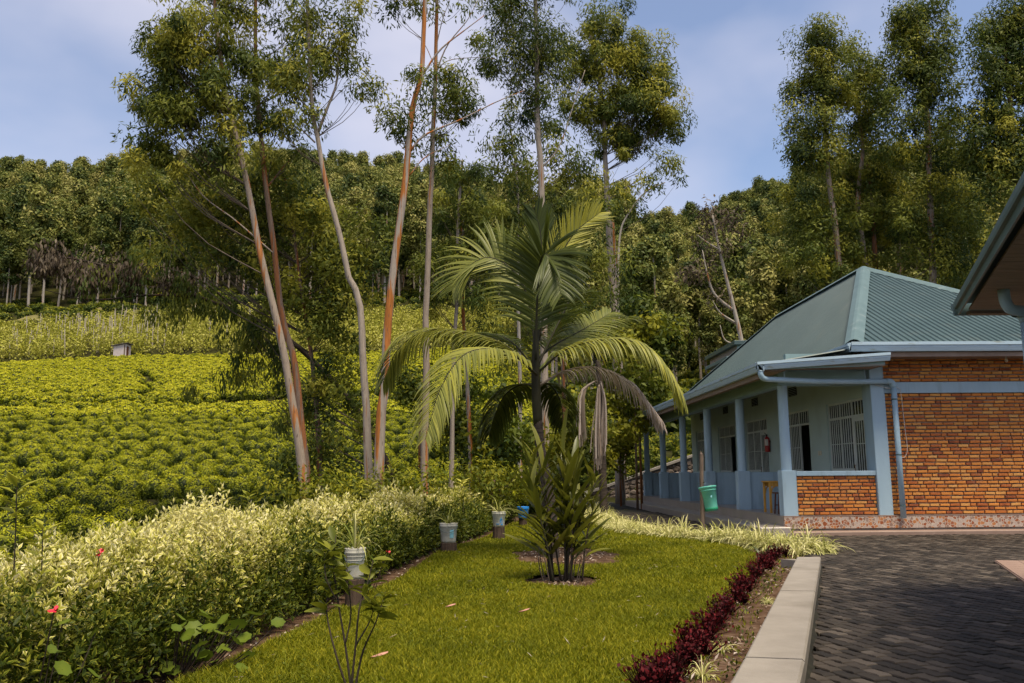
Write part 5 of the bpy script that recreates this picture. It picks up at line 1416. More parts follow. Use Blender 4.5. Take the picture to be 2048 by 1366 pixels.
# ================================================================ clump of leafy canes in front of the palm
def strap_mesh(L, w, bend, seed=0, name='leaf'):
    n = 7; V = []; 
    for i in range(n):
        f = i/(n-1); ang = bend*f
        y = L*(math.sin(ang)/bend if bend > .01 else f); z = -L*(1-math.cos(ang))/bend if bend > .01 else 0
        ww = w*(.35+1.3*math.sin(math.pi*min(.98, .12+.80*f**.8)))*.5 if f < .99 else .001
        V += [(-ww, y, z+ww*.35), (0, y, z), (ww, y, z+ww*.35)]
    F = [(3*a+b, 3*a+b+1, 3*a+4+b, 3*a+3+b) for a in range(n-1) for b in (0, 1)]
    return mesh_np(name, V, F, [M['cane_leaf']], np.tile([.55, .4, .55], n), smooth_shade=True)
cane_leaves = [strap_mesh(l, w, b) for l, w, b in ((.62, .055, .5), (.52, .05, .3), (.45, .045, .8), (.68, .05, .25), (.36, .04, 1.1))]
cane = empty('cane_plant', (.86, 11.1, .03), 'bushy clump of leafy green canes growing in front of the palm trunk', 'plant')
def set_dir(o, p, d, roll=None):
    d = Vector(d).normalized(); q = d.to_track_quat('Y', 'Z')
    o.location = p; o.rotation_mode = 'QUATERNION'
    from mathutils import Quaternion
    o.rotation_quaternion = q @ Quaternion((0, 1, 0), roll if roll is not None else random.uniform(-.9, .9))
rc = random.Random(5)
for k in range(15):
    an = rc.uniform(0, 6.28); r0 = rc.uniform(.03, .24); H = rc.uniform(.8, 1.5)
    lean = rc.uniform(.05, .3)
    bx_, by_ = r0*math.cos(an), r0*math.sin(an)
    tx = bx_+lean*H*math.cos(an)*.8; ty = by_+lean*H*math.sin(an)*.6
    if k == 0: tx, ty, H = -.42, -.05, 1.15
    if k == 1: tx, ty, H = .42, .0, 1.25
    if k == 2: tx, ty, H = .02, .0, 1.55
    P = curve([(bx_, by_, -.05), (bx_*.6+tx*.4, by_*.6+ty*.4, H*.55), (tx, ty, H)], 9)
    obj('cane', MB().tube(P, np.linspace(.014, .006, 9), 6).mesh('cane', M['stem_dark'] if k % 3 else M['palm_shaft'], True), cane)
    nl = rc.randint(9, 13)
    for j in range(nl):
        f = .30+.70*j/(nl-1); i = min(int(f*8), 7); p = P[i]+(P[i+1]-P[i])*(f*8-i)
        a2 = an+(j % 2)*math.pi+rc.uniform(-.5, .5) if j < nl-1 else an
        el = .45+.95*f+rc.uniform(-.15, .2)
        lf = obj('leaf', cane_leaves[rc.randrange(5)], cane)
        set_dir(lf, p, (math.cos(a2)*math.cos(el), math.sin(a2)*math.cos(el), math.sin(el)), rc.uniform(-.6, .6))
        s_ = rc.uniform(.75, 1.1); lf.scale = (s_, s_, s_)
for k in range(7):
    an = rc.uniform(0, 6.28); x0, y0 = .25*math.cos(an), .25*math.sin(an)
    obj('dry_stem', MB().tube(curve([(x0, y0, -.02), (x0*1.3, y0*1.3, .25), (x0*1.6+rc.uniform(-.1, .1), y0*1.5, rc.uniform(.35, .6))], 6), [.008, .008, .007, .006, .005, .003], 5).mesh('dry_stem', M['twig']), cane)

# ================================================================ sapling in the foreground
def oval_leaf(L, w, name='leaf', mat='sap_leaf'):
    n = 6; V = []
    for i in range(n):
        f = i/(n-1); ww = w*.5*math.sin(math.pi*(.06+.90*f))**.8; z = -.12*L*f*f+.03*L*math.sin(f*3)
        V += [(-ww, L*f, z+ww*.3), (0, L*f, z), (ww, L*f, z+ww*.3)]
    F = [(3*a+b, 3*a+b+1, 3*a+4+b, 3*a+3+b) for a in range(n-1) for b in (0, 1)]
    return mesh_np(name, V, F, [M[mat]], np.tile([.5, .35, .5], n), smooth_shade=True)
sl = [oval_leaf(l, w) for l, w in ((.115, .044), (.10, .04), (.085, .036), (.13, .05))]
sap = empty('sapling', (-.80, 5.15, .04), 'thin dark stemmed sapling with glossy leaves in the foreground grass', 'sapling')
rc = random.Random(11)
def SP(px, py): 
    w_ = W(px, py, 5.15); return w_-np.array([-.80, 5.15, .04])
stems = [[(705,1400),(690,1290),(672,1200),(668,1130),(672,1070)], [(700,1400),(712,1290),(722,1210),(735,1165),(745,1120)], [(702,1400),(672,1300),(652,1220),(660,1170)], [(706,1400),(722,1310),(755,1240),(770,1185)], [(690,1290),(700,1230),(697,1160),(690,1110)], [(712,1290),(740,1240),(752,1190)], [(672,1200),(655,1150),(650,1100)]]
for q, st_ in enumerate(stems):
    P = curve([SP(*p)+np.array([0, rc.uniform(-.06, .06)*(i > 0), 0]) for i, p in enumerate(st_)], 12)
    obj('stem', MB().tube(P, np.linspace(.0075 if q < 4 else .005, .0022, 12), 6).mesh('stem', M['stem_dark'], True), sap)
    for j in range(12):
        f = rc.uniform(.60, 1.0) if q < 4 else rc.uniform(.45, 1.0)
        i = min(int(f*11), 10); p = P[i]+(P[i+1]-P[i])*(f*11-i)
        an = rc.uniform(0, 6.28); el = rc.uniform(-.2, 1.1)
        lf = obj('leaf', sl[rc.randrange(4)], sap); set_dir(lf, p, (math.cos(an)*math.cos(el), math.sin(an)*math.cos(el), math.sin(el)))

# ================================================================ variegated hedge
def shoot_mesh(seed, nl=9, L=.075, pale=.5):
    rs = np.random.default_rng(seed); b = []; d = []; nr = []; ll = []
    h = L*2.2
    for k in range(nl):
        f = k/(nl-1); an = k*2.4+rs.uniform(-.3, .3); el = .15+1.0*f
        b.append((0, 0, h*f)); d.append((math.cos(an)*math.cos(el), math.sin(an)*math.cos(el), math.sin(el))); nr.append((0, 0, 1)); ll.append(L*(1.15-.45*f)*rs.uniform(.85, 1.15))
    b = np.array(b); d = np.array(d)+rs.normal(0, .12, (nl, 3)); ll = np.array(ll)
    V, F, T = leaf_arrays(b, d, np.array(nr)+rs.normal(0, .25, (nl, 3)), ll, ll*.42, np.clip(rs.normal(pale-.18, .10, nl), 0, 1), np.clip(rs.normal(pale+.22, .13, nl), 0, 1), fold=.18)
    return V, F, T
def hedge_center(y): return hedge_x(y)-1.02
def hedge_top(x, y):
    f = np.abs(x-hedge_center(y))/.85
    h = .77-.10*smooth(8, 17, y)+.09*np.sin(y*1.3+x)+.08*np.sin(y*2.9+1+x*2)+.06*np.sin(x*3.1+y*5)
    return h*np.sqrt(np.clip(1-np.clip(f, 0, 1)**3.2, 0, 1))
hedge = empty('hedge', (-2.6, 9.0, -.01), 'long hedge of cream and green variegated shrubs along the lawn edge', 'hedge')
kinds = {}
for pale in (.26, .55, .84):
    kinds[pale] = [shoot_mesh(int(pale*100)*10+s, pale=pale) for s in range(5)]
SHM = {p: [mesh_np('shoot', v, f, [M['hedge']], t) for v, f, t in kinds[p]] for p in kinds}
ns = 21000
yv = 3.8+(26.6-3.8)*rng.random(ns)**1.35
hw = .85
uu = rng.uniform(-1, 1, ns); xv = hedge_center(yv)+uu*hw
zt_ = hedge_top(xv, yv)
top_like = rng.random(ns) < .70
zz_ = np.where(top_like, zt_*(rng.uniform(.84, 1.04, ns)+.22*rng.random(ns)**7), zt_*rng.uniform(.05, .95, ns))
# front face: push a share of the shoots to the lawn side
fr_f = (~top_like) & (rng.random(ns) < .7)
xv = np.where(fr_f, hedge_center(yv)+hw*(.80+.22*rng.random(ns))*np.clip(1.12-.35*(zz_/.95)**2, .6, 1.1), xv)
paleness = np.clip(.04+.80*(zz_/np.maximum(zt_, .3))*np.clip(zz_/.75, 0, 1)+rng.normal(0, .18, ns)+.26*np.sin(yv*1.1+xv*1.7)*np.sin(yv*.53), 0, 1)
paleness = np.clip(paleness-np.where(fr_f, .28, 0), 0, 1)     # shade of the lawn face painted in with fewer pale shoots
kidx = np.where(paleness < .45, 0, np.where(paleness < .80, 1, 2)); keys = (.26, .55, .84)
vis, hpx, hpy, hdep = in_view(xv, yv, zz_, 60)
sc_ = np.where(yv < 9, .76, np.where(yv < 15, .95, 1.2))*rng.uniform(.6, 1.4, ns)
cands = np.where(vis & (yv < 9.5) & ((zz_ > zt_*.85) | fr_f) & (hdep > 3.5))[0]
front = cands[np.argsort(hdep[cands]-zz_[cands]*3+rng.random(len(cands))*1.5)][:300]
sel_h = np.zeros(ns, bool); sel_h[front] = True
def shoot_rot(i):
    out_ = (xv[i]-hedge_center(yv[i]))/hw
    return (random.uniform(-.5, .5)+(.35 if yv[i] < 20 else 0), out_*.55+random.uniform(-.35, .35), random.uniform(0, 6.28))
from mathutils import Euler
parts_ = []
for i in range(ns):
    if not vis[i]: continue
    eu = shoot_rot(i); kk = keys[kidx[i]]; v5 = random.randrange(5)
    if sel_h[i]:
        o = inw(obj('shoot', SHM[kk][v5], hedge)); o.location += Vector((xv[i], yv[i], zz_[i])); o.rotation_euler = eu; o.scale = (float(sc_[i]),)*3
    else:
        Rm = np.array(Euler(eu).to_matrix())*sc_[i]; v, f, t = kinds[kk][v5]
        parts_.append((v@Rm.T+np.array([xv[i], yv[i], zz_[i]]), f, t))
V, F, T = join_arrays(parts_)
inw(obj('foliage', mesh_np('foliage', V, F, [M['hedge']], T), hedge, kind='stuff'))
# darker leaves inside the hedge and its woody stems
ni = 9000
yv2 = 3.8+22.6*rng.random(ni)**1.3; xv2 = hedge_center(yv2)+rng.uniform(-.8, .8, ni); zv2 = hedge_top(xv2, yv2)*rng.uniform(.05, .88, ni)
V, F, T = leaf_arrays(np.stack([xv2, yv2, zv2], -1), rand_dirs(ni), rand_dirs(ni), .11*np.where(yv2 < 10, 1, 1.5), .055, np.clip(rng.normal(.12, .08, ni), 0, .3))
inw(obj('inner_leaves', mesh_np('inner_leaves', V, F, [M['hedge']], T), hedge, kind='stuff'))
for k in range(46):
    y0 = 4.2+k*.48; x0 = float(hedge_center(y0))+random.uniform(-.3, .55)
    inw(MB().tube(curve([(x0, y0, -.05), (x0+random.uniform(-.1, .1), y0+.05, .35), (x0+random.uniform(-.2, .25), y0+random.uniform(-.2, .2), .72)], 6), [.014, .012, .010, .008, .006, .004], 5).build('stem', M['stem_dark'], hedge))
# tall sprouts that stick up from the hedge
def sprout(label, px, py, Y, h, group='tall sprouts above the hedge', pale=.5, n=10, L=.13):
    top = W(px, py, Y); o = empty('sprout', (top[0], Y, 0), label, 'plant', group)
    P = curve([(0, 0, .3), (.02, 0, top[2]*.6), (random.uniform(-.05, .05), 0, top[2])], 8)
    MB().tube(P, np.linspace(.007, .003, 8), 5).build('stem', M['stem_dark'], o)
    bs = []; ds = []
    for k in range(n):
        f = 1-.5*(k/n)**1.2*h; z = top[2]*f; an = k*2.4
        bs.append((0, 0, z)); ds.append((math.cos(an), math.sin(an)*.8, .55-.03*k))
    V, F, T = leaf_arrays(np.array(bs), np.array(ds), np.tile([0, 0, 1.], (n, 1))+rng.normal(0, .2, (n, 3)), L*rng.uniform(.8, 1.2, n), L*.36, np.full(n, pale-.12), np.full(n, pale+.1), fold=.2)
    obj('leaves', mesh_np('leaves', V, F, [M['hedge']], T), o)
sprout('soft pale sprout standing tall at the left end of the hedge', 35, 965, 5.2, .6, L=.15, n=18)
sprout('leafy sprout rising from the hedge near its left end, lower than the outermost one', 85, 1050, 5.6, .6, L=.13, n=14)
sprout('tall pale green weed sprout rising from the middle of the hedge below the leaning trunk', 497, 990, 11.5, .5, pale=.42, n=16, L=.17)
sprout('pale sprout rising from the hedge at the foot of the forked grey trunk', 742, 968, 15.5, .5, pale=.6, n=16, L=.2)
sprout('feathery sprout rising from the hedge below the dull grey trunk', 925, 965, 18.5, .5, pale=.6, n=16, L=.2)

# geraniums at the foot of the hedge
def round_leaf():
    V = [(0, 0, 0)]; n = 14
    for k in range(n):
        a = 2*math.pi*k/n; r = 1+.09*math.cos(a*7); V.append((r*math.cos(a), r*math.sin(a), .18+.05*math.sin(3*a)))
    return mesh_np('leaf', V, [(0, 1+k, 1+(k+1) % n) for k in range(n)], [M['geranium']], [.7]+[.45]*n, smooth_shade=True)
rl = round_leaf()
def geranium(label, pxy, n, seed, flower=None, hgt=.5, spread=.38, size=.045):
    rc = random.Random(seed); c = pxy
    g_ = empty('geranium', (c[0], c[1], -.01), label, 'flower plant')
    for k in range(n):
        x, y, z = rc.gauss(0, spread), rc.gauss(0, spread*.6), rc.uniform(.06, hgt)
        MB().tube([(x*.4, y*.4, 0), (x*.8, y*.8, z*.6), (x, y, z)], .004, 4).build('stem', M['stem_dark'], g_)
        s = size*rc.uniform(.7, 1.25)
        obj('leaf', rl, g_, (x, y, z), (rc.uniform(.1, 1.0), rc.uniform(-.5, .5), rc.uniform(0, 6)), s)
    if flower is not None:
        fx, fy, fz = np.array(flower)-np.array([c[0], c[1], -.01])
        MB().tube([(fx*.3, fy*.3, .1), (fx, fy, fz)], .004, 4).build('stem', M['stem_dark'], g_)
        for k in range(9):
            a = k*2.4; V = [(0, 0, 0), (.020, .012, .006), (.034, 0, .01), (.020, -.012, .006)]
            obj('petal', mesh_np('petal', V, [(0, 1, 2, 3)], [M['petal']]), g_, (fx+rc.gauss(0, .008), fy+rc.gauss(0, .008), fz+rc.gauss(0, .006)), (rc.uniform(-.8, .8), rc.uniform(-.8, .8), a))
geranium('round leaved geranium sprawling out of the hedge near the bottom left corner', (-2.30, 6.35), 70, 1, size=.05, spread=.26, hgt=.42)
geranium('red flowered geranium low on the dark hedge face at the far left', (-2.62, 5.05), 14, 2, tuple(W(108, 1222, 4.85)), .6, .25)
geranium('geranium with one red bloom just above the hedge top', (-3.0, 6.3), 6, 3, tuple(W(200, 1106, 6.1)), .7, .15)
geranium('dark red flowered geranium beside the hedge behind the sapling bucket', (-1.50, 10.0), 12, 4, tuple(W(776, 1105, 9.8)), .5, .14)

# ================================================================ planted buckets on wooden stumps
def tuft_arrays(n, L, w, seed, upright=.6, t0=.5, tv=.2, cvar=.1):
    rs = np.random.default_rng(seed); js = []
    for k in range(n):
        an = rs.uniform(0, 6.28); el = np.clip(rs.normal(upright, .28), .1, 1.5); d = np.array([math.cos(an)*math.cos(el), math.sin(an)*math.cos(el), math.sin(el)])
        ll = L*rs.uniform(.6, 1.15); p = np.array([math.cos(an), math.sin(an), 0])*rs.uniform(0, .04); q = [p]
        for s_ in range(5):
            d = norm(d+np.array([0, 0, -.20-.10*s_])); q.append(q[-1]+d*ll/5)
        q = np.array(q); wv = norm(np.array([-math.sin(an), math.cos(an), 0])+rs.normal(0, .2, 3)); ws = (w*.5*np.array([.7, 1, 1, .85, .55, .05]))[:, None]
        V = np.stack([q-wv*ws, q+wv*ws], 1).reshape(-1, 3); F = np.array([(2*a, 2*a+1, 2*a+3, 2*a+2) for a in range(5)])
        js.append((V, F, np.full(len(V), np.clip(rs.normal(t0, tv), 0, 1))))
    return join_arrays(js)
def bucket_planter(label, x, y, stump_h, stump_r, bh, br, body, stripe=None, seed=0, plant=True, ph=.45):
    e = empty('wood_stump', (x, y, -.02), 'dark cut stump carrying '+label, 'stump', 'stumps along the hedge')
    rs = np.random.default_rng(seed)
    mb = MB(); V = []; n = 14
    for r_, z in ((1.08, -.05), (1.0, stump_h*.3), (.97, stump_h*.97), (.90, stump_h)):
        for k in range(n):
            a = 2*math.pi*k/n; q = stump_r*r_*(1+.06*math.sin(3*a+seed)+.03*rs.normal()); V.append((q*math.cos(a), q*math.sin(a), z))
    mb.add(V, [(i*n+k, i*n+(k+1) % n, (i+1)*n+(k+1) % n, (i+1)*n+k) for i in range(3) for k in range(n)]+[tuple(range(3*n, 4*n))])
    mb.build('body', M['stump_wood'], e)
    b_ = empty('bucket', (x, y, -.02+stump_h+.001), label, 'bucket', 'planted buckets along the hedge')
    MB().lathe([(0, .004), (br*.82, 0), (br*.86, bh*.1), (br*.97, bh*.8), (br*1.0, bh*.82), (br*1.04, bh*.84), (br*1.04, bh*.88), (br, bh*.9), (br*1.06, bh*.97), (br*1.06, bh), (br*.98, bh), (br*.95, bh*.9), (0, bh*.9)], (0, 0, 0), 26).build('body', body, b_, smooth_shade=True)
    hd = [(br*1.05*math.cos(a), -br*1.05*math.sin(a)-.0, bh*.86-.11*math.sin(a)) for a in np.linspace(0, math.pi, 12)]
    MB().tube(hd, .0035, 5).build('handle', M['hipcap'], b_)
    MB().lathe([(br*.949, bh*.905), (.0, bh*.93)], (0, 0, 0), 16).build('soil', M['soil'], b_)
    if stripe == 'patch':
        V = [((br*.91+.0015+.06*br*f)*math.cos(a), (br*.91+.0015+.06*br*f)*math.sin(a), bh*(.25+.42*f)) for f in (0, .5, 1) for a in np.linspace(-1.35, -.85, 6)]
        MB().add(V, [(r*6+k, r*6+k+1, r*6+7+k, r*6+6+k) for r in range(2) for k in range(5)]).build('print', M['pale_blue_print'], b_, smooth_shade=True)
    if stripe == 'marks':
        for a0, f0, f1, da in ((-1.30, .25, .55, .10), (-1.12, .45, .62, .07), (-1.0, .2, .5, .08), (-1.05, .12, .2, .22), (-1.75, .16, .22, .30)):
            V = [((br*.865+.003+.10*br*f)*math.cos(a), (br*.865+.003+.10*br*f)*math.sin(a), bh*f) for f in (f0, f1) for a in np.linspace(a0-da, a0+da, 4)]
            MB().add(V, [(k, k+1, 5+k, 4+k) for k in range(3)]).build('print', M['blue_print'], b_)
    if stripe == 'ribs':
        for f in (.72, .60): MB().lathe([(br*(.87+.13*f)+.002, bh*f), (br*(.87+.13*f)+.006, bh*(f+.012)), (br*(.87+.13*f)+.002, bh*(f+.024))], (0, 0, 0), 26).build('rib', body, b_, smooth_shade=True)
    if plant:
        pl = empty('grass_plant', (x, y, -.02+stump_h+bh*.93), 'spiky plant in the '+label, 'plant', 'plants in the buckets')
        V, F, T = tuft_arrays(26, ph, .016, seed+50, 1.05, .45)
        obj('leaves', mesh_np('leaves', V, F, [M['spider']], T), pl, (0, 0, 0))
        MB().tube([(0, 0, -.04), (.01, 0, .07)], [.02, .012], 7).build('stem', M['twig'], pl)
bucket_planter('ribbed white bucket behind the sapling', -1.47, 9.13, .36, .10, .31, .105, M['white_plastic'], 'ribs', 1, ph=.50)
bucket_planter('grey white bucket with a pale blue patch beside the hedge', -.83, 15.2, .25, .145, .33, .152, M['white_plastic'], 'patch', 2, ph=.52)
bucket_planter('white bucket with blue printed marks near the far hedge end', .06, 18.75, .30, .13, .32, .142, M['white_plastic'], 'marks', 3, ph=.55)
bucket_planter('bright blue bucket half hidden behind the cane plant', .72, 23.0, .26, .11, .30, .15, M['blue_plastic'], None, 4, plant=False)

# ================================================================ border of striped spider plants
tufts = []
for s in range(5):
    V, F, T = tuft_arrays(64, .56, .020, 70+s, .85, .72, .2)
    tufts.append(mesh_np('spider_plant', V, F, [M['spider']], T))
SPB = np.array([(5.42,14.9),(5.32,15.7),(5.0,16.6),(4.65,17.5),(4.05,18.6),(3.5,19.7),(3.22,21),(3.08,22.6),(3.05,24.2),(3.1,26),(3.25,28),(3.4,30)])
sb = curve(np.column_stack([SPB, np.zeros(len(SPB))]), 62)
for i, p in enumerate(sb):
    for r_ in range(3):
        x, y = p[0]+(r_-1)*.24+random.uniform(-.08, .08), p[1]+random.uniform(-.14, .14)
        obj('spider_plant', tufts[random.randrange(5)], None, (x, y, -.01), (0, 0, random.uniform(0, 6.28)), random.uniform(.75, 1.12),
            label='striped cream and green spider plant tuft in the curved border before the veranda', cat='spider plant', group='spider plants of the curved border')
# a darker rosette at its end and small tufts by the kerb
V, F, T = tuft_arrays(22, .38, .04, 99, .65, .22, .12)
obj('rosette_plant', mesh_np('rosette_plant', V, F, [M['cane_leaf']], T), None, (4.55, 14.9, -.01), label='dark green broad bladed rosette between the lawn tip and the red plants', cat='plant')
for k, (px, py) in enumerate(((1405, 1352), (1445, 1300), (1535, 1205))):
    q = WZ(px, py, 0); obj('spider_plant', tufts[k], None, (q[0], q[1], -.01), None, (.36, .3, .3)[k], label=('small striped tuft in the soil by the near kerb end', 'tiny pale tuft in the soil halfway along the kerb', 'tiny tuft beside the red plants close to the far kerb end')[k], cat='spider plant')

# ================================================================ row of red leaved plants along the lawn
def red_mesh(seed):
    rs = np.random.default_rng(seed); n = 90
    p = rs.normal(size=(n, 3))*np.array([.07, .07, .06])+np.array([0, 0, .13]); p[:, 2] = np.abs(p[:, 2])
    d = rs.normal(size=(n, 3))*.6+p*2.2+np.array([0, 0, .25])
    V, F, T = leaf_arrays(p, d, rs.normal(size=(n, 3))*.5+np.array([0, 0, 1]), rs.uniform(.03, .052, n), .034, np.clip(rs.normal(.45, .2, n), 0, 1), np.clip(rs.normal(.6, .2, n), 0, 1), fold=.12)
    js = [(V, F, T)]
    for k in range(n):
        e = p[k]*1.02; sv, sf = tube_vf([(0, 0, -.02), e*.5, e], .004, 3, False); sv = np.array(sv)
        js.append((sv, np.array([(q[0], q[1], q[2]) for q in sf]+[(q[0], q[2], q[3]) for q in sf]), np.zeros(len(sv))))
    V, F, T = join_arrays(js)
    return mesh_np('red_plant', V, F, [M['red_leaf']], T)
rm = [red_mesh(s) for s in range(5)]
RR = curve([tuple(WZ(x, y, 0)) for x, y in ((1310,1400),(1350,1345),(1402,1285),(1448,1232),(1494,1175),(1532,1135),(1556,1112))], 34)
for i, p in enumerate(RR):
    for r_ in range(2 if i % 2 else 1):
        obj('red_plant', rm[random.randrange(5)], None, (p[0]+random.uniform(-.07, .07)+(r_-.5)*.08, p[1]+random.uniform(-.12, .12), -.01), (0, 0, random.uniform(0, 6.28)), random.uniform(.5, .88),
            label='dark red leaved bedding plant in the row between lawn and kerb', cat='bedding plant', group='red leaved plants along the lawn')
# loose litter and weeds on the soil
def litter(n, fx, name, label):
    P = np.array([fx() for _ in range(n)])
    V, F, T = leaf_arrays(P, rand_dirs(n)*np.array([1, 1, .25]), np.tile([0, 0, 1.], (n, 1))+rng.normal(0, .35, (n, 3)), rng.uniform(.03, .085, n), rng.uniform(.012, .03, n), rng.random(n))
    obj(name, mesh_np(name, V, F, [M['litter']], T), label=label, cat='litter', kind='stuff')
def f_kerb():
    while True:
        y = random.uniform(5, 14); t = random.random(); x0 = np.interp(y, [6, 8.45, 14.8], [1.1, 1.98, 4.84]); x1 = float(kerb_in(y)) if y < 12.7 else 5.2
        return (x0+(x1-x0)*t, y, .004)
litter(420, f_kerb, 'leaf_litter', 'dry leaf litter on the soil beside the kerb')
litter(420, lambda: (1.15+.80*math.sqrt(random.random())*math.cos(a_ := random.uniform(0, 6.28)), 14.6+1.4*math.sqrt(random.random())*math.sin(a_), .062), 'leaf_litter', 'dry leaf litter round the foot of the palm')
litter(160, lambda: (.84+.42*random.gauss(0, .5), 11.05+.5*random.gauss(0, .5), .062), 'leaf_litter', 'dry leaf litter under the cane plant')
litter(500, lambda: (float(hedge_x(y_ := random.uniform(5, 20)))+random.uniform(-.15, .28), y_, .004), 'leaf_litter', 'dry leaf litter on the soil strip below the hedge')
nw = 900
yy_ = rng.uniform(5.5, 14.5, nw); xx_ = np.interp(yy_, [6, 8.45, 14.8], [1.1, 1.98, 4.84])+rng.random(nw)*np.interp(yy_, [5, 12], [.65, .4])
V, F, T = leaf_arrays(np.stack([xx_, yy_, np.full(nw, -.005)], -1), rand_dirs(nw)*.7+np.array([0, 0, .8]), rand_dirs(nw), rng.uniform(.02, .06, nw), .02, rng.random(nw))
obj('weeds', mesh_np('weeds', V, F, [M['bush']], T), label='tiny green weeds sprouting on the soil beside the kerb', cat='weeds', kind='stuff')
# single fallen leaves on the lawn
def fallen(px, py, L, w, label):
    q = WZ(px, py, .10); n = 8; V = []
    for i in range(n):
        f = i/(n-1); a = -.2+1.5*f; c = np.array([L*.9*math.sin(a), L*.5*(1-math.cos(a))*1.2, .012*math.sin(f*3)]); ww = w*math.sin(math.pi*(.05+.9*f))*.5
        V += [c+np.array([ww*math.cos(a+1.6), ww*math.sin(a+1.6), .012]), c+np.array([0, 0, .0]), c-np.array([ww*math.cos(a+1.6), ww*math.sin(a+1.6), -.012])]
    F = [(3*k+b, 3*k+b+1, 3*k+4+b, 3*k+3+b) for k in range(n-1) for b in (0, 1)]
    obj('fallen_leaf', mesh_np('fallen_leaf', V, F, [M['fallen']], [.5]*len(V), smooth_shade=True), None, (q[0], q[1], .085), (.35, 0, .3), label=label, cat='leaf')
fallen(748, 1312, .13, .03, 'pinkish curled fallen leaf on the lawn beside the sapling')
fallen(895, 1212, .11, .025, 'brown fallen leaf on the lawn between bucket and cane plant')
fallen(1042, 1222, .12, .02, 'small dry twig like leaf on the lawn before the cane plant')

# ================================================================ post, bucket, stool, table, extinguisher
pq = WZ(1407, 1074, 0)
post = empty('wooden_post', (pq[0], pq[1], 0), 'weathered wooden post standing in the spider plant border', 'post')
V, F = tube_vf([(-.02, 0, -.1), (.0, 0, .6), (.012, 0, 1.25), (.03, .01, 1.80)], [.055, .052, .048, .040], 7)
V = [np.array(v)+rng.normal(0, .004, 3) for v in V]
MB().add(V, F).build('shaft', M['old_wood'], post)
MB().add([(-.002, -.04, 1.80), (.06, -.03, 1.80), (.055, .04, 1.80), (.0, .05, 1.80), (.015, 0, 1.88)], [(0, 1, 4), (1, 2, 4), (2, 3, 4), (3, 0, 4)]).build('split_top', M['old_wood'], post)
MB().tube([(.03, -.05, 1.18), (.06, -.09, 1.19)], .008, 5).build('nail', M['black'], post)
bk = empty('bucket', (pq[0]+.20, pq[1]-.02, .56), 'turquoise plastic bucket hanging tilted on the wooden post', 'bucket')
bk.rotation_euler = (R(-6), R(-7), 0)
MB().lathe([(0, .0), (.135, 0), (.14, .03), (.185, .50), (.20, .505), (.20, .535), (.178, .54), (.172, .5), (.13, .03)], (0, 0, 0), 24).build('body', M['teal_plastic'], bk, smooth_shade=True)
MB().lathe([(.141, .012), (.147, .014), (.151, .06), (.147, .07)], (0, 0, 0), 24).build('base_ring', M['teal_dark'], bk, smooth_shade=True)
MB().lathe([(.178, .44), (.186, .442), (.187, .455), (.181, .458)], (0, 0, 0), 24).build('rim_ring', M['teal_plastic'], bk, smooth_shade=True)
MB().tube([(-.19, 0, .52), (-.20, 0, .62), (-.19, 0, .64), (.0, 0, .60), (.19, 0, .53)], .006, 5).build('handle', M['hipcap'], bk)
V = [(.1675*math.cos(a)*r_ if False else (.156+.012*(.5+.5*math.sin(b)))*math.cos(-1.5+.24*r_*math.cos(b)), (.156+.012*(.5+.5*math.sin(b)))*math.sin(-1.5+.24*r_*math.cos(b)), .28+.06*r_*math.sin(b)) for r_, a in ((.0, 0), (1.0, 0)) for b in np.linspace(0, 6.28, 13)[:-1]]
MB().add(V, [(k, (k+1) % 12, 12+(k+1) % 12, 12+k) for k in range(12)]).build('emblem', M['pale_blue_print'], bk)

ty = 21.0; tq = W(1531, 962, ty); FLZ = FL+.005
tbl = empty('wooden_table', (tq[0]+.35, ty, FLZ), 'yellow varnished wooden table on the veranda beside the front column', 'table')
th = tq[2]-FLZ
MB().bbox(-.37, .40, -.28, .28, th-.03, th, .006).build('top', M['yellow_wood'], tbl)
for sx, sy in ((-1, -1), (1, -1), (-1, 1), (1, 1)):
    MB().bbox(-.025+sx*.32+(.015 if sx > 0 else 0), .025+sx*.32+(.015 if sx > 0 else 0), sy*.23-.025, sy*.23+.025, 0, th-.032, .004).build('leg', M['yellow_wood'], tbl)
for sy in (-1, 1): MB().box(-.29, .30, sy*.23-.01, sy*.23+.01, th-.13, th-.034).build('apron', M['yellow_wood'], tbl)
for sy in (-1, 1): MB().tube(curve([(-.29, sy*.231, th-.30), (-.27, sy*.231, th-.18), (-.19, sy*.231, th-.12)], 6), .016, 6).build('bracket', M['yellow_wood'], tbl)
sq = W(1556, 1043, 20.2)
stl = empty('wooden_stool', (sq[0]+.17, 20.25, FLZ), 'dark brown wooden stool in front of the yellow table', 'stool')
MB().bbox(-.20, .20, -.17, .17, .47, .50, .006).build('seat', M['brown_wood'], stl)
for sx, sy in ((-1, -1), (1, -1), (-1, 1), (1, 1)):
    MB().tube([(sx*.17, sy*.14, 0), (sx*.14, sy*.11, .468)], .018, 6).build('leg', M['brown_wood'], stl)
for sy in (-1, 1): MB().tube([(-.15, sy*.125, .2), (.15, sy*.125, .2)], .012, 5).build('rung', M['brown_wood'], stl)

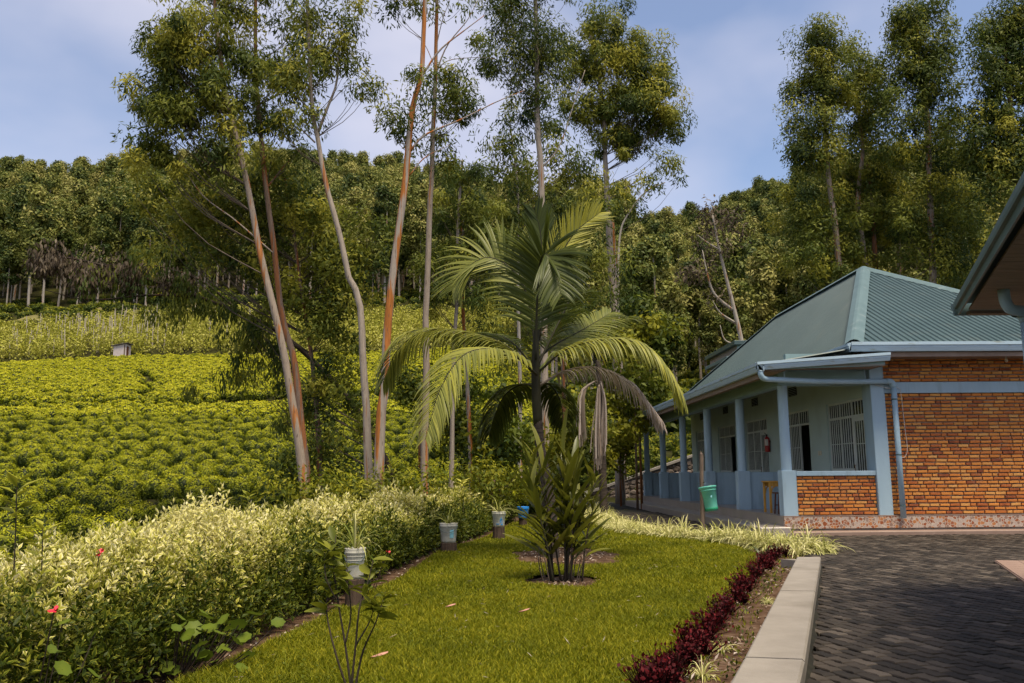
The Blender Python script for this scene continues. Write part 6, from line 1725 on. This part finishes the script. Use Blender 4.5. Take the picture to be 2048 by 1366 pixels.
fx_ = empty('fire_extinguisher', (XW-.10, 27.1, 2.03), 'red fire extinguisher hanging on the veranda wall between window and column', 'extinguisher')
MB().lathe([(0, 0), (.075, .0), (.08, .02), (.08, .40), (.065, .45), (.03, .475), (.025, .50)], (0, 0, 0), 18).build('cylinder', M['red_paint'], fx_, smooth_shade=True)
MB().lathe([(.025, .50), (.028, .52), (.02, .55), (0, .56)], (0, 0, 0), 10).build('valve', M['black'], fx_)
MB().tube([(-.02, -.02, .55), (-.09, -.05, .60)], .010, 5).build('lever', M['black'], fx_)
MB().tube(curve([(0, .03, .52), (0, .11, .48), (0, .105, .3), (-.02, .10, .10)], 10), .012, 6).build('hose', M['black'], fx_)
V = [(.0812*math.cos(a), .0812*math.sin(a), z) for z in (.20, .40) for a in np.linspace(R(195), R(275), 7)]
MB().add(V, [(k, k+1, 8+k, 7+k) for k in range(6)]).build('instruction_label', M['label_white'], fx_)
MB().box(.075, .098, -.03, .03, .30, .36).build('wall_bracket', M['black'], fx_)

# clover-like weeds dotted over the lawn
ncl = 2600
cxl = rng.uniform(-2.3, 4.4, ncl*3); cyl = 5.2+rng.random(ncl*3)**1.3*14
kk = in_poly(cxl, cyl, LP) & ~in_hole(cxl, cyl) & (np.sin(cxl*2.1+1.2*np.sin(cyl*.8))*np.sin(cyl*1.4) > .25)
cxl, cyl = cxl[kk][:ncl], cyl[kk][:ncl]; ncl = len(cxl)
V, F, T = leaf_arrays(np.stack([cxl, cyl, lawn_z(cxl, cyl)+rng.uniform(.02, .05, ncl)], -1), rand_dirs(ncl)*np.array([1, 1, .2]), np.tile([0, 0, 1.], (ncl, 1))+rng.normal(0, .3, (ncl, 3)), rng.uniform(.02, .035, ncl), .02, rng.uniform(.3, .9, ncl))
obj('lawn_weeds', mesh_np('lawn_weeds', V, F, [M['bush']], T), label='small round leaved weeds dotted through the lawn', cat='weeds', kind='stuff')
nd = 350
xd = rng.uniform(-2.3, 4.4, nd*3); yd = 5.2+rng.random(nd*3)**1.3*14; kk = in_poly(xd, yd, LP) & ~in_hole(xd, yd); xd, yd = xd[kk][:nd], yd[kk][:nd]; nd = len(xd)
V, F, T = leaf_arrays(np.stack([xd, yd, lawn_z(xd, yd)+.03], -1), rand_dirs(nd)*np.array([1, 1, .35]), rand_dirs(nd), rng.uniform(.04, .09, nd), .006, rng.uniform(.5, 1, nd))
obj('dry_grass', mesh_np('dry_grass', V, F, [M['litter']], T), label='dry straw coloured clippings lying on the lawn', cat='litter', kind='stuff')
